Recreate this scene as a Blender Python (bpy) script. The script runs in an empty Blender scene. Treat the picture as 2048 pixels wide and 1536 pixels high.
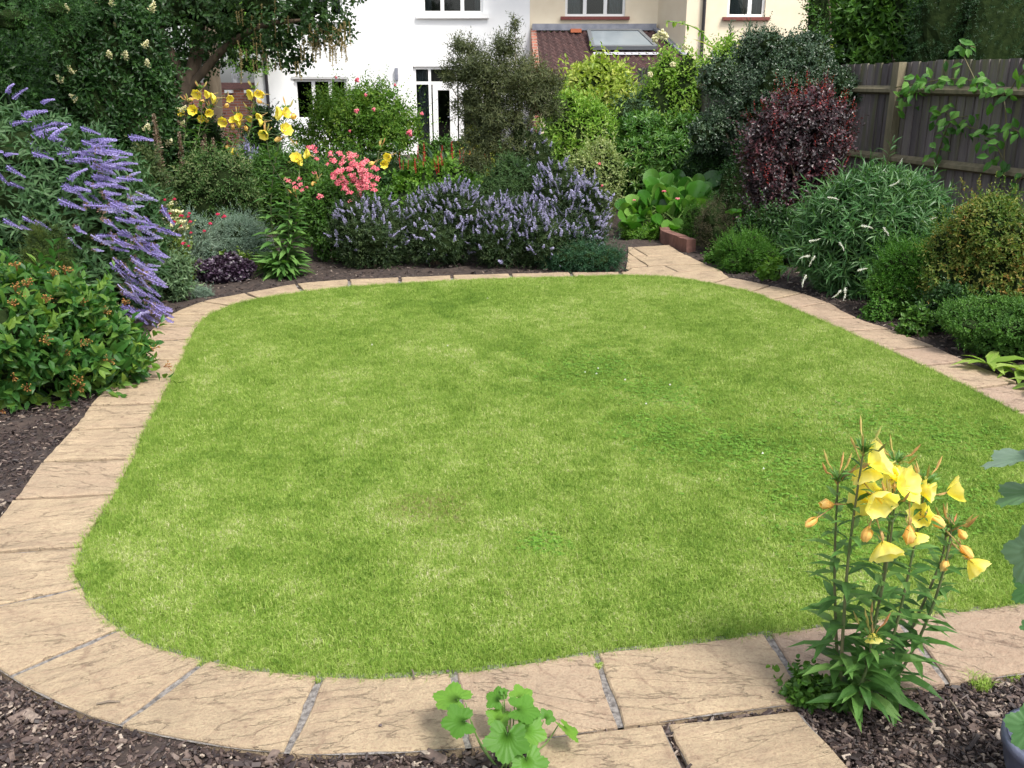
import bpy, math
import numpy as np
from math import radians, sin, cos, pi

# ---------------------------------------------------------------- camera, sky, sun, exposure
scene = bpy.context.scene
COL = scene.collection
F = 1850.0                       # focal length in pixels of a 2048 wide frame
CH = 1.8                         # camera height (m)
PITCH = math.atan(611.0 / F)
cam_d = bpy.data.cameras.new('camera'); cam = bpy.data.objects.new('camera', cam_d); COL.objects.link(cam)
cam_d.sensor_width = 36; cam_d.lens = 36 * F / 2048; cam_d.clip_start = .05; cam_d.clip_end = 600
cam.location = (0, 0, CH); cam.rotation_euler = (pi / 2 - PITCH, 0, 0)
scene.camera = cam
w = bpy.data.worlds.new('World'); scene.world = w; w.use_nodes = True
nt = w.node_tree; nt.nodes.clear()
sky = nt.nodes.new('ShaderNodeTexSky'); sky.sky_type = 'NISHITA'; sky.sun_disc = False
SUN_EL, SUN_AZ = 56, 140         # elevation; azimuth clockwise from +Y (right and behind the camera)
sky.sun_elevation = radians(SUN_EL); sky.sun_rotation = radians(SUN_AZ)
sky.air_density = 1.0; sky.dust_density = 3.0; sky.ozone_density = 1.0
bg = nt.nodes.new('ShaderNodeBackground'); bg.inputs[1].default_value = .15
wo = nt.nodes.new('ShaderNodeOutputWorld')
hs_ = nt.nodes.new('ShaderNodeHueSaturation'); hs_.inputs['Saturation'].default_value = .35   # thin bright cloud: a nearly neutral sky
nt.links.new(sky.outputs[0], hs_.inputs['Color']); nt.links.new(hs_.outputs[0], bg.inputs[0]); nt.links.new(bg.outputs[0], wo.inputs[0])
sd = bpy.data.lights.new('sun', 'SUN'); so = bpy.data.objects.new('sun', sd); COL.objects.link(so)
sd.energy = 2.1; sd.angle = radians(14); sd.color = (1, .95, .87)
so.rotation_euler = (pi / 2 - radians(SUN_EL), 0, pi - radians(SUN_AZ)); so.location = (0, 0, 30)
scene.view_settings.view_transform = 'Standard'; scene.view_settings.look = 'None'
scene.view_settings.exposure = 1.06; scene.view_settings.gamma = 1
scene.render.engine = 'CYCLES'

# ---------------------------------------------------------------- placing helpers (survey of the photograph -> metres)
def ray(x, y):
    yi = y - 768; den = F * cos(PITCH) - yi * sin(PITCH)
    return (x - 1024) / den, -(F * sin(PITCH) + yi * cos(PITCH)) / den
def P(x, y, Y):
    a, b = ray(x, y); return np.array((a * Y, Y, CH + b * Y))
def G(x, y, z=0.0):
    a, b = ray(x, y); Y = (CH - z) / -b; return np.array((a * Y, Y, z))
def ppm(Y): return F / (Y * cos(PITCH))      # roughly pixels per metre at depth Y

rng = np.random.default_rng(7)
def seed(n):
    global rng
    rng = np.random.default_rng(n)
def nrm(a):
    return a / (np.linalg.norm(a, axis=-1, keepdims=True) + 1e-9)

# ---------------------------------------------------------------- object helpers
def tag(o, label=None, cat=None, group=None, kind=None):
    if label: o['label'] = label
    if cat: o['category'] = cat
    if group: o['group'] = group
    if kind: o['kind'] = kind
    return o
def thing(name, label, cat, loc=(0, 0, 0), rz=0, group=None):
    o = bpy.data.objects.new(name, None); COL.objects.link(o)
    o.empty_display_size = .1
    o.location = [float(v) for v in loc]; o.rotation_euler = (0, 0, rz)
    return tag(o, label, cat, group)

class MB:
    """collects geometry in world coordinates, builds ONE mesh object (relative to its parent's location)"""
    def __init__(s): s.V = []; s.L = []; s.S = []; s.R = []; s.n = 0; s.M = []
    def add(s, v, f, r=.5, m=0):
        v = np.asarray(v, dtype=float).reshape(-1, 3)
        rr = np.full(len(v), r) if np.isscalar(r) else np.asarray(r, float)
        if isinstance(f, np.ndarray):
            s.L.append((f + s.n).ravel()); s.S.append(np.full(len(f), f.shape[1])); s.M.append(np.full(len(f), m))
        else:
            for q in f:
                s.L.append(np.array(q) + s.n)
            s.S.append(np.array([len(q) for q in f])); s.M.append(np.full(len(f), m))
        s.V.append(v); s.R.append(rr); s.n += len(v)
    def inst(s, tv, tf, X, Y, Z, pos, r, m=0):
        """template verts tv (t,3) placed N times with basis vectors X,Y,Z (N,3) (already scaled)"""
        N = len(pos)
        if N == 0: return
        v = (pos[:, None, :] + tv[None, :, 0:1] * X[:, None, :] + tv[None, :, 1:2] * Y[:, None, :] + tv[None, :, 2:3] * Z[:, None, :])
        t = len(tv)
        f = (tf[None, :, :] + (np.arange(N) * t)[:, None, None]).reshape(-1, tf.shape[1])
        s.add(v.reshape(-1, 3), f, np.repeat(r, t), m)
    def box(s, a, b, r=.5, m=0):
        x0, y0, z0 = a; x1, y1, z1 = b
        v = [(x0, y0, z0), (x1, y0, z0), (x1, y1, z0), (x0, y1, z0), (x0, y0, z1), (x1, y0, z1), (x1, y1, z1), (x0, y1, z1)]
        s.add(v, [(0, 3, 2, 1), (4, 5, 6, 7), (0, 1, 5, 4), (1, 2, 6, 5), (2, 3, 7, 6), (3, 0, 4, 7)], r, m)
    def beam(s, p, q, wx, wz, r=.5, m=0, up=(0, 0, 1)):
        p = np.array(p, float); q = np.array(q, float); d = nrm(q - p); up = np.array(up, float)
        x = nrm(np.cross(d, up)); z = np.cross(x, d)
        v = []
        for c in (p, q):
            for sx, sz in ((-1, -1), (1, -1), (1, 1), (-1, 1)): v.append(c + x * sx * wx / 2 + z * sz * wz / 2)
        s.add(v, [(0, 1, 2, 3), (7, 6, 5, 4), (0, 4, 5, 1), (1, 5, 6, 2), (2, 6, 7, 3), (3, 7, 4, 0)], r, m)
    def tube(s, pts, rad, n=6, r=.5, m=0, jit=0):
        pts = np.array(pts, float); k = len(pts)
        rad = np.full(k, rad) if np.isscalar(rad) else np.array(rad, float)
        d = nrm(np.gradient(pts, axis=0)); ref = np.array((.3, .9, .2)); 
        x = nrm(np.cross(d, ref)); y = np.cross(d, x)
        a = np.arange(n) * 2 * pi / n
        rr = rad[:, None] * (1 + (rng.normal(0, jit, (k, n)) if jit else 0))
        v = pts[:, None, :] + (np.cos(a)[None, :, None] * x[:, None, :] + np.sin(a)[None, :, None] * y[:, None, :]) * rr[:, :, None]
        f = []
        i = np.arange(n); j = (i + 1) % n
        f = np.concatenate([np.stack([q * n + i, q * n + j, (q + 1) * n + j, (q + 1) * n + i], 1) for q in range(k - 1)])
        s.add(v.reshape(-1, 3), f, r, m)
        s.add(v[-1], [tuple(range(n))], r, m)
    def build(s, name, mat, parent=None, smooth=False, label=None):
        V = np.concatenate(s.V); Ls = np.concatenate(s.L).astype(np.int32); S = np.concatenate(s.S).astype(np.int32)
        R = np.concatenate(s.R).astype(np.float32)
        if parent is not None:
            V = V - np.array(parent_origin(parent))
        me = bpy.data.meshes.new(name)
        me.vertices.add(len(V)); me.vertices.foreach_set('co', V.astype(np.float32).ravel())
        me.loops.add(len(Ls)); me.loops.foreach_set('vertex_index', Ls)
        me.polygons.add(len(S))
        st = np.concatenate([[0], np.cumsum(S)[:-1]]).astype(np.int32)
        me.polygons.foreach_set('loop_start', st)
        mats = mat if isinstance(mat, (list, tuple)) else [mat]
        for q in mats: me.materials.append(q)
        if len(mats) > 1: me.polygons.foreach_set('material_index', np.concatenate(s.M).astype(np.int32))
        me.polygons.foreach_set('use_smooth', np.full(len(S), bool(smooth)))
        at = me.attributes.new('r', 'FLOAT', 'POINT'); at.data.foreach_set('value', R)
        me.update(calc_edges=True); me.validate()
        o = bpy.data.objects.new(name, me); COL.objects.link(o)
        if parent is not None: o.parent = parent
        if label: o['label'] = label
        return o
def parent_origin(p):
    v = np.zeros(3)
    while p is not None:
        v = v + np.array(p.location); p = p.parent
    return v

# ---------------------------------------------------------------- materials
MATS = {}
def base_mat(name):
    m = bpy.data.materials.new(name); m.use_nodes = True; n = m.node_tree; n.nodes.clear()
    out = n.nodes.new('ShaderNodeOutputMaterial'); return m, n, out
def ramp(n, cols, pos=None):
    r = n.nodes.new('ShaderNodeValToRGB'); e = r.color_ramp.elements
    while len(e) < len(cols): e.new(.5)
    for i, c in enumerate(cols):
        e[i].position = pos[i] if pos else i / max(1, len(cols) - 1); 
    for i, c in enumerate(cols): e[i].color = (*c, 1)
    return r
def noise(n, scale, detail=4, vec=None, rough=.55):
    t = n.nodes.new('ShaderNodeTexNoise'); t.inputs['Scale'].default_value = scale; t.inputs['Detail'].default_value = detail
    t.inputs['Roughness'].default_value = rough
    if vec is not None: n.links.new(vec, t.inputs['Vector'])
    return t
def mathn(n, op, a, b):
    t = n.nodes.new('ShaderNodeMath'); t.operation = op
    for i, v in enumerate((a, b)):
        if isinstance(v, (int, float)): t.inputs[i].default_value = v
        else: n.links.new(v, t.inputs[i])
    return t.outputs[0]
def mixc(n, fac, a, b, mode='MIX'):
    t = n.nodes.new('ShaderNodeMix'); t.data_type = 'RGBA'; t.blend_type = mode
    if isinstance(fac, (int, float)): t.inputs[0].default_value = fac
    else: n.links.new(fac, t.inputs[0])
    for i, v in ((6, a), (7, b)):
        if isinstance(v, tuple): t.inputs[i].default_value = (*v, 1)
        else: n.links.new(v, t.inputs[i])
    return t.outputs[2]
def maprange(n, v, a, b, c=0., d=1.):
    t = n.nodes.new('ShaderNodeMapRange'); n.links.new(v, t.inputs[0])
    for i, q in enumerate((a, b, c, d)): t.inputs[i + 1].default_value = q
    return t.outputs[0]
def leafmat(name, cols, rough=.5, trans=.3, spec=.3, clump=2.5):
    """per-leaf colour from attribute r, mixed with a slow noise; part of the light passes through the leaf"""
    if name in MATS: return MATS[name]
    m, n, out = base_mat(name)
    a = n.nodes.new('ShaderNodeAttribute'); a.attribute_name = 'r'
    g = n.nodes.new('ShaderNodeNewGeometry')
    ns = noise(n, clump, 2, g.outputs['Position'])
    v = mathn(n, 'ADD', mathn(n, 'MULTIPLY', a.outputs['Fac'], .75), mathn(n, 'MULTIPLY', maprange(n, ns.outputs[0], .3, .7), .25))
    r = ramp(n, cols); n.links.new(v, r.inputs[0])
    p = n.nodes.new('ShaderNodeBsdfPrincipled'); n.links.new(r.outputs[0], p.inputs['Base Color'])
    p.inputs['Roughness'].default_value = rough; p.inputs['Specular IOR Level'].default_value = spec
    t = n.nodes.new('ShaderNodeBsdfTranslucent')
    tc = mixc(n, 1.0, r.outputs[0], (1.25, 1.3, .55), 'MULTIPLY'); n.links.new(tc, t.inputs[0])
    mx = n.nodes.new('ShaderNodeMixShader'); mx.inputs[0].default_value = trans
    n.links.new(p.outputs[0], mx.inputs[1]); n.links.new(t.outputs[0], mx.inputs[2]); n.links.new(mx.outputs[0], out.inputs[0])
    MATS[name] = m; return m
def simple(name, col, rough=.6, col2=None, scale=8, bump=0, bscale=40, metal=0, spec=.5, det=6, stretch=None, useR=False):
    if name in MATS: return MATS[name]
    m, n, out = base_mat(name)
    p = n.nodes.new('ShaderNodeBsdfPrincipled'); p.inputs['Roughness'].default_value = rough
    p.inputs['Metallic'].default_value = metal; p.inputs['Specular IOR Level'].default_value = spec
    tc = n.nodes.new('ShaderNodeNewGeometry'); vec = tc.outputs['Position']
    if stretch:
        mp = n.nodes.new('ShaderNodeMapping'); mp.inputs['Scale'].default_value = stretch; n.links.new(vec, mp.inputs[0]); vec = mp.outputs[0]
    if col2:
        ns = noise(n, scale, det, vec); v = maprange(n, ns.outputs[0], .3, .7)
        if useR:
            a = n.nodes.new('ShaderNodeAttribute'); a.attribute_name = 'r'
            v = mathn(n, 'ADD', mathn(n, 'MULTIPLY', v, .5), mathn(n, 'MULTIPLY', a.outputs['Fac'], .5))
        r = ramp(n, [col, col2]); n.links.new(v, r.inputs[0]); n.links.new(r.outputs[0], p.inputs['Base Color'])
    else: p.inputs['Base Color'].default_value = (*col, 1)
    if bump:
        b = n.nodes.new('ShaderNodeBump'); b.inputs['Strength'].default_value = bump; b.inputs['Distance'].default_value = .01
        nb = noise(n, bscale, 6, vec); n.links.new(nb.outputs[0], b.inputs['Height']); n.links.new(b.outputs[0], p.inputs['Normal'])
    n.links.new(p.outputs[0], out.inputs[0]); MATS[name] = m; return m

# ---------------------------------------------------------------- leaf templates: unit length along +Y, unit width along X, upper side +Z
def T(v, f): return np.array(v, float), np.array(f, int)
LEAF = {
 'ovate': T([(0, 0, 0), (-.5, .35, .10), (0, .4, -.02), (.5, .35, .10), (-.38, .7, .02), (0, .72, -.08), (.38, .7, .02), (0, 1, -.22)],
            [(0, 2, 1, 1), (0, 3, 2, 2), (1, 2, 5, 4), (2, 3, 6, 5), (4, 5, 7, 7), (5, 6, 7, 7)]),
 'simple': T([(0, 0, 0), (-.5, .5, .08), (0, 1, -.1), (.5, .5, .08), (0, .5, -.04)], [(0, 4, 1, 1), (0, 3, 4, 4), (1, 4, 2, 2), (4, 3, 2, 2)]),
 'lance': T([(0, 0, 0), (-.45, .3, .04), (0, .3, 0), (.45, .3, .04), (-.35, .65, -.04), (0, .65, -.08), (.35, .65, -.04), (0, 1, -.3)],
            [(0, 2, 1, 1), (0, 3, 2, 2), (1, 2, 5, 4), (2, 3, 6, 5), (4, 5, 7, 7), (5, 6, 7, 7)]),
 'needle': T([(0, 0, 0), (-.5, .5, 0), (0, 1, 0), (.5, .5, 0)], [(0, 3, 2, 1)]),
}
for k in ('ovate', 'simple', 'lance'):
    v, f = LEAF[k]; tri = [q[:3] if q[2] == q[3] else None for q in f]; 
    ff = []
    for q in f:
        if q[2] == q[3]: ff.append((q[0], q[1], q[2]))
        else: ff += [(q[0], q[1], q[2]), (q[0], q[2], q[3])]
    LEAF[k] = (v, np.array(ff))
def strap_leaf(n=6, arch=.5):
    v = []; f = []
    for i in range(n + 1):
        t = i / n; wd = .5 * (1 - t ** 3) ** .8 * (.6 + .4 * min(1, t * 4)); z = -arch * t * t
        v += [(-wd, t * (1 - .12 * t), z + .12 * wd), (0, t * (1 - .12 * t), z), (wd, t * (1 - .12 * t), z + .12 * wd)]
    for i in range(n):
        a = i * 3; f += [(a, a + 1, a + 4, a + 3), (a + 1, a + 2, a + 5, a + 4)]
    return T(v, f)
LEAF['strap'] = strap_leaf()
def palmate_leaf(n=56, lobes=5, depth=.30, cup=.18, serr=.04):
    """broad lobed leaf; stalk joins at the notch near the origin, folds along the lobe veins"""
    v = [(0, .22, 0)]; f = []
    for ring in (.45, .75, 1.):
        for i in range(n):
            a = -pi / 2 + 2 * pi * (i + .5) / n; q = ((a + pi / 2) / (2 * pi)) * lobes; tri = 1 - abs((q % 1) - .5) * 2
            lobe = 1 - depth * (1 - tri) ** 1.4 * ring; nt_ = 1 - .72 * math.exp(-((min(i, n - 1 - i) + .5) / 2.2) ** 2)
            rr = ring * .56 * lobe * nt_ * (1 + serr * (1 if i % 2 else -1) * (ring > .9))
            x = cos(a) * rr; y = .42 + sin(a) * rr * .98
            z = cup * (x * x) - .25 * (y - .3) ** 2 + .05 * tri * ring + .02 * sin(i * 1.9) * ring
            v.append((x, y, z))
    for i in range(n):
        j = (i + 1) % n; f.append((0, 1 + i, 1 + j))
        for k in (0, 1):
            A = 1 + k * n; B = A + n; f += [(A + i, B + i, B + j), (A + i, B + j, A + j)]
    return np.array(v, float), np.array(f)
def round_leaf(lobes=0, depth=.0, n=20, cup=.25, notch=.0):
    """broad leaf attached at the origin, blade reaching y=1"""
    v = [(0, .42, -.05)]; f = []
    for ring, k in ((.5, 1), (1., 2)):
        for i in range(n):
            a = -pi / 2 + 2 * pi * i / n
            rr = ring * (1 + (depth * abs(cos(lobes * (a + pi / 2) / 2)) - depth * .6 if lobes else 0)) 
            if notch and abs((i + n / 2) % n - n / 2) < 1: rr *= (1 - notch)
            x = cos(a) * .5 * rr; y = .5 + sin(a) * .5 * rr
            v.append((x, max(y, 0) if not lobes else y, cup * (x * x * 2 + (y - .45) ** 2 * -.9) + .02 * (i % 2) * (ring == 1)))
    for i in range(n):
        j = (i + 1) % n
        f.append((0, 1 + i, 1 + j, 0)); f.append((1 + i, 1 + n + i, 1 + n + j, 1 + j))
    ff = []
    for q in f:
        ff.append((q[0], q[1], q[2]));
        if q[3] != q[0]: ff.append((q[0], q[2], q[3]))
    return np.array(v, float), np.array(ff)
LEAF['round'] = round_leaf(cup=.35)
LEAF['lobed'] = palmate_leaf()

def frames(d, up):
    """basis for leaves pointing along d with upper side near `up`"""
    d = nrm(d); x = nrm(np.cross(d, up)); z = np.cross(x, d); return x, d, z
def put_leaves(mb, kind, pos, d, up, L, W, r, m=0):
    x, y, z = frames(d, up); tv, tf = LEAF[kind]
    L = np.broadcast_to(np.asarray(L, float), (len(pos),)); W = np.broadcast_to(np.asarray(W, float), (len(pos),))
    mb.inst(tv, tf, x * W[:, None], y * L[:, None], z * (L * .8)[:, None], pos, r, m)

def shoots(mb, base, axis, k, L, kind, ll, lw, tilt=55, bunch=0.0, rj=.5, r0=None, droop=0.0, m=0):
    """N shoots from base along axis, k leaves each arranged around the shoot"""
    N = len(base); axis = nrm(axis)
    ref = nrm(rng.normal(size=(N, 3))); u = nrm(np.cross(axis, ref)); v = np.cross(axis, u)
    ph0 = rng.uniform(0, 2 * pi, N); rs = rng.uniform(0, 1, N) if r0 is None else r0
    Ls = np.broadcast_to(np.asarray(L, float), (N,)) * rng.uniform(.7, 1.3, N)
    for j in range(k):
        t = bunch + (1 - bunch) * (j + .5) / k
        ph = ph0 + j * 2.4 + rng.normal(0, .25, N)
        th = np.radians(np.clip(tilt * (1.25 - .75 * t) + rng.normal(0, 12, N), 5, 120))
        d = np.cos(th)[:, None] * axis + np.sin(th)[:, None] * (np.cos(ph)[:, None] * u + np.sin(ph)[:, None] * v)
        d[:, 2] -= droop
        p = base + axis * (Ls * t)[:, None]
        s = (1.1 - .45 * t) * rng.uniform(.75, 1.2, N)
        put_leaves(mb, kind, p, d, axis + rng.normal(0, .15, (N, 3)), ll * s, lw * s, np.clip(rs * (1 - rj) + rng.uniform(0, 1, N) * rj, 0, 1), m)

def lumpy(c, rad, n=9, amt=.42, flat=True):
    """ellipsoids: a body plus lumps round its surface, all kept inside the bounding size"""
    c = np.array(c, float); rad = np.array(rad, float)
    E = [(c, rad * .76)]
    for i in range(n):
        d = nrm(rng.normal(size=3)); 
        if flat and d[2] < -.35: d[2] = -d[2]
        s = amt * rng.uniform(.75, 1.2)
        E.append((c + d * rad * (1 - s) * rng.uniform(.88, 1.12), rad * s * np.array((1, 1, 1)) * rng.uniform(.85, 1.15)))
    return E
def shell(E, n, inner=.25, zmin=.02, thick=.1):
    """n points on and just inside the joint surface of the ellipsoids, with outward normals"""
    A = np.array([np.mean(r) ** 2 for c, r in E]); A = A / A.sum()
    out = []; nor = []; tot = 0; it = 0
    C = np.array([c for c, r in E]); Rr = np.array([r for c, r in E])
    while tot < n and it < 40:
        it += 1; M = n * 2
        k = rng.choice(len(E), M, p=A); d = nrm(rng.normal(size=(M, 3)))
        f = np.where(rng.uniform(size=M) < inner, rng.uniform(.35, .95, M), 1 - np.abs(rng.normal(0, thick, M)))
        p = C[k] + d * Rr[k] * f[:, None]
        q = ((p[:, None, :] - C[None]) / Rr[None]); q = (q ** 2).sum(2); q[np.arange(M), k] = 9
        ok = (q.min(1) > np.where(f > .9, .72, .2)) & (p[:, 2] > zmin)
        out.append(p[ok]); nor.append(nrm(d / Rr[k])[ok]); tot += ok.sum()
    p = np.concatenate(out)[:n]; q = np.concatenate(nor)[:n]; return p, q

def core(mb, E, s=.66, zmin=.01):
    """dark filler ellipsoids that close the view through the plant; its inner shade is in their colour"""
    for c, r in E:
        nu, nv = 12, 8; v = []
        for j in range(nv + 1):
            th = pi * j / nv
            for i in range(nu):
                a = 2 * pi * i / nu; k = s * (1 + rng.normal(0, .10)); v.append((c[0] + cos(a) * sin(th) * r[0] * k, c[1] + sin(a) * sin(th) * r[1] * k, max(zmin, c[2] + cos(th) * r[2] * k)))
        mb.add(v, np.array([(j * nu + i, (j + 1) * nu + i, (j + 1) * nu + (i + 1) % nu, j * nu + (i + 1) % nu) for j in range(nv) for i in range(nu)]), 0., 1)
def crown(mb, E, n, k, L, kind, ll, lw, tilt=55, upw=.35, rnd=.35, inner=.25, droop=0, bunch=0, zmin=.02, rj=.5, thick=.1, m=0):
    p, q = shell(E, n, inner, zmin, thick)
    ax = nrm(q + rng.normal(0, rnd, q.shape) + np.array((0, 0, upw)))
    shoots(mb, p - ax * (L * .6), ax, k, L, kind, ll, lw, tilt, bunch, rj, None, droop, m)
    return p, q
def stems_to(mb, base, pts, r0=.012, n=5, spread=.08, seg=5, bend=.15):
    for t in pts:
        b = np.array(base) + np.append(rng.normal(0, spread, 2), 0); t = np.array(t)
        mid = rng.normal(0, bend, 3) * np.linalg.norm(t - b); mid[2] = abs(mid[2]) * .5
        q = [b + (t - b) * s + mid * sin(pi * s) * .5 for s in np.linspace(0, 1, seg)]
        mb.tube(q, np.linspace(r0, r0 * .3, seg), n, rng.uniform(), jit=.1)

def shrub(name, label, cat, box, Y=None, dep=.85, leaf=('ovate', .06, .03), mat=None, n=900, k=5, L=.08, tilt=55, lumps=9, amt=.42,
          upw=.35, rnd=.35, inner=.25, droop=0, bunch=0, group=None, stem=None, nst=7, rj=.5, zb=0, lift=0, thick=.1, sr=.012, rmax=9, solid=True, stray=.12):
    """shrub whose outline fills the surveyed box (x0, x1, ytop, ybase); Y = depth of its centre"""
    x0, x1, yt, yb = box
    if Y is None:
        yf = G((x0 + x1) / 2, yb, zb)[1]; wdt = (x1 - x0) / ppm(yf); Y = yf + wdt * dep * .42
    wdt = P(x1, yt, Y)[0] - P(x0, yt, Y)[0]
    cx = (P(x1, yt, Y)[0] + P(x0, yt, Y)[0]) / 2; zt = P(x0, yt, Y)[2]
    H = zt - zb - lift
    rad = np.array((wdt / 2 * 1.04, min(wdt / 2 * dep, rmax), H * (.64 if lift == 0 else .56))); c = np.array((cx, Y, zt - rad[2]))
    t = thing(name, label, cat, (cx, Y, zb), 0, group)
    mb = MB(); E = lumpy(c, rad * .97, lumps, amt)
    kind, ll, lw = leaf
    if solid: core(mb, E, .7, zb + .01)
    p, q = crown(mb, E, n, k, L, kind, ll, lw, tilt, upw, rnd, inner, droop, bunch, zb + .015, rj, thick)
    ns_ = int(n * stray)
    if ns_:
        ix = rng.choice(len(p), ns_); mm = wdt * .035 + .03; ax_ = nrm(q[ix] + rng.normal(0, .5, (ns_, 3)) + (0, 0, .5)); shoots(mb, p[ix] + ax_ * (rng.uniform(.2, 1.6, ns_) * mm)[:, None], ax_, k, L * 1.25, kind, ll * .85, lw * .85, tilt * .8)
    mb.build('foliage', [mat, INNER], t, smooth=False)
    sb = MB(); idx = rng.choice(len(p), nst)
    stems_to(sb, (cx, Y, zb), [c + (p[i] - c) * .85 for i in idx], sr, 5, wdt * .06)
    sb.build('stems', stem or BARK, t, smooth=True)
    return t, E, p, q, c, rad

def parts(parent, name, me_list, mats4, maxn=98):
    """repeat parts sharing mesh data; beyond the limit the rest are merged as one part"""
    from mathutils import Matrix
    o0 = parent_origin(parent)
    dist = [np.linalg.norm(m[:3, 3]) for m in mats4]; order = np.argsort(dist)
    keep = order[:maxn]; rest = order[maxn:]
    for i in keep:
        o = bpy.data.objects.new(name, me_list[i % len(me_list)]); COL.objects.link(o); o.parent = parent
        M = mats4[i].copy(); M[:3, 3] -= o0; o.matrix_local = Matrix(M.tolist())
    if len(rest):
        me0 = me_list[0]
        n = len(me0.vertices); co = np.empty(n * 3); me0.vertices.foreach_get('co', co); co = co.reshape(-1, 3)
        rr = np.empty(n); me0.attributes['r'].data.foreach_get('value', rr)
        fs = [tuple(pl.vertices) for pl in me0.polygons]; mb = MB()
        for i in rest:
            M = mats4[i]; mb.add(co @ M[:3, :3].T + M[:3, 3], fs, rr)
        o = mb.build(name, list(me0.materials), parent); o['kind'] = 'stuff'
def M4(pos, axis, s=1.0, up=None):
    """matrix with local +Z along axis"""
    z = nrm(np.array(axis, float)); ref = np.array(up, float) if up is not None else rng.normal(size=3)
    x = nrm(np.cross(ref, z)); y = np.cross(z, x); M = np.eye(4)
    M[:3, 0] = x * s; M[:3, 1] = y * s; M[:3, 2] = z * s; M[:3, 3] = pos; return M
def template(mb, name, mat, smooth=False):
    """mesh datablock only"""
    o = mb.build(name, mat, None, smooth); me = o.data; bpy.data.objects.remove(o); return me
# ---------------------------------------------------------------- shared materials
BARK = simple('bark', (.05, .035, .022), .85, (.14, .10, .065), 14, .6, 60, stretch=(1, 1, .25))
BARKG = simple('bark_grey', (.10, .08, .06), .85, (.24, .19, .14), 9, .6, 50, stretch=(1, 1, .2))
GSTEM = simple('green_stem', (.06, .12, .02), .6, (.12, .20, .04), 20)
RSTEM = simple('dark_stem', (.06, .07, .02), .6, (.13, .10, .04), 20)
WHITE = simple('white_paint', (.80, .80, .79), .4)
INNER = simple('inner_shade', (.010, .018, .007), 1., (.026, .040, .014), 14, .8, 30, spec=0)  # matte filler inside plants, shade between the leaves painted as dark colour
SOILM = simple('soil', (.018, .012, .010), .95, (.060, .042, .034), 22, 1.0, 60)
D = lambda *c: c
GREEN_D = leafmat('leaf_dark', [D(.008, .026, .008), D(.020, .060, .014), D(.06, .14, .03)], .42, .22, .35)
GREEN_M = leafmat('leaf_mid', [D(.022, .065, .010), D(.055, .14, .020), D(.12, .23, .035)], .45, .3)
GREEN_B = leafmat('leaf_bright', [D(.045, .12, .014), D(.10, .23, .025), D(.21, .37, .05)], .45, .35)
GREEN_Y = leafmat('leaf_golden', [D(.08, .16, .02), D(.26, .34, .04), D(.50, .50, .10)], .5, .35)

# ---------------------------------------------------------------- outlines surveyed on the ground
lawn_px = [(158,1130),(163,1165),(182,1205),(240,1253),(330,1291),(430,1320),(540,1338),(620,1345),(700,1346),(870,1340),(1000,1325),(1180,1302),(1400,1276),
 (1530,1262),(1690,1243),(1850,1222),(2048,1203)]
lawn_px2 = [(2048,832),(1990,802),(1900,757),(1800,711),(1700,666),(1600,622),(1540,598),(1470,577),(1400,563),(1320,556),(1220,553),(1100,555),(950,560),(800,568),
 (700,575),(620,583),(540,594),(480,606),(430,623),(405,643),(388,680),(372,720),(352,765),(325,820),(300,880),(270,940),(238,1000),(200,1055),(172,1095)]
L1 = [G(*p)[:2] for p in lawn_px]; L2 = [G(*p)[:2] for p in lawn_px2]
def lin(a, b, t): return (a[0] + (b[0] - a[0]) * t, a[1] + (b[1] - a[1]) * t)
joints = [ # (inner, outer) ends of each joint, photo survey, from the far right anticlockwise round the lawn
 [(1341,553),(1331,540)],[(1246,550.5),(1240,543)],[(1147,553),(1141,544)],[(1022,556),(1021,547)],[(905,561),(904,550)],[(800,567),(799,554)],[(700,573),(697,558)],
 [(607,583),(592,567)],[(520,597),(490,585)],[(461,611),(404,602)],[(421,630),(340,628)],[(397,652),(305,654)],[(384,678),(278,681)],
 [(366,718),(252,720)],[(348,753),(222,757)],[(322,806),(176,811)],[(298,852),(138,859)],[(270,916),(78,923)],[(235,987),(22,998)],
 [(168,1092),(-70,1108)],[(168,1172),(-110,1232)],[(245,1255),(15,1352)],[(415,1317),(238,1450)],[(645,1347),(572,1505)],[(905,1340),(938,1494)],
 [(1190,1303),(1243,1453)],[(1532,1263),(1625,1402)],[(1795,1231),(1897,1366)],[(2085,1200),(2230,1325)],[(2400,1165),(2600,1285)]]
joints_r = [[(1341,553),(1331,540)],[(1424,567),(1459,555)],[(1500,584),(1542,571)],[(1541,599),(1606,586)],[(1584,616),(1657,604)],[(1634,638),(1716,635)],[(1690,662),(1780,657)],
 [(1775,700),(1871,692)],[(1843,731),(1937,722)],[(1940,777),(2040,764)],[(2028,822),(2132,806)],[(2120,868),(2210,850)],[(2235,925),(2335,905)],[(2380,1005),(2480,975)]]
ZT = .030
def g2(p): return G(p[0], p[1], ZT)[:2]
def catmull(pts, k=8):
    pts = [np.array(p, float) for p in pts]; pts = [2 * pts[0] - pts[1]] + pts + [2 * pts[-1] - pts[-2]]; segs = []
    for i in range(1, len(pts) - 2):
        p0, p1, p2, p3 = pts[i - 1:i + 3]; t = np.linspace(0, 1, k + 1)[:, None]
        segs.append(.5 * (2 * p1 + (p2 - p0) * t + (2 * p0 - 5 * p1 + 4 * p2 - p3) * t ** 2 + (3 * p1 - p0 - 3 * p2 + p3) * t ** 3))
    return segs
IN1 = catmull([g2(j[0]) for j in joints]); OUT1 = catmull([g2(j[1]) for j in joints])
IN2 = catmull([g2(j[0]) for j in joints_r]); OUT2 = catmull([g2(j[1]) for j in joints_r])
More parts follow.
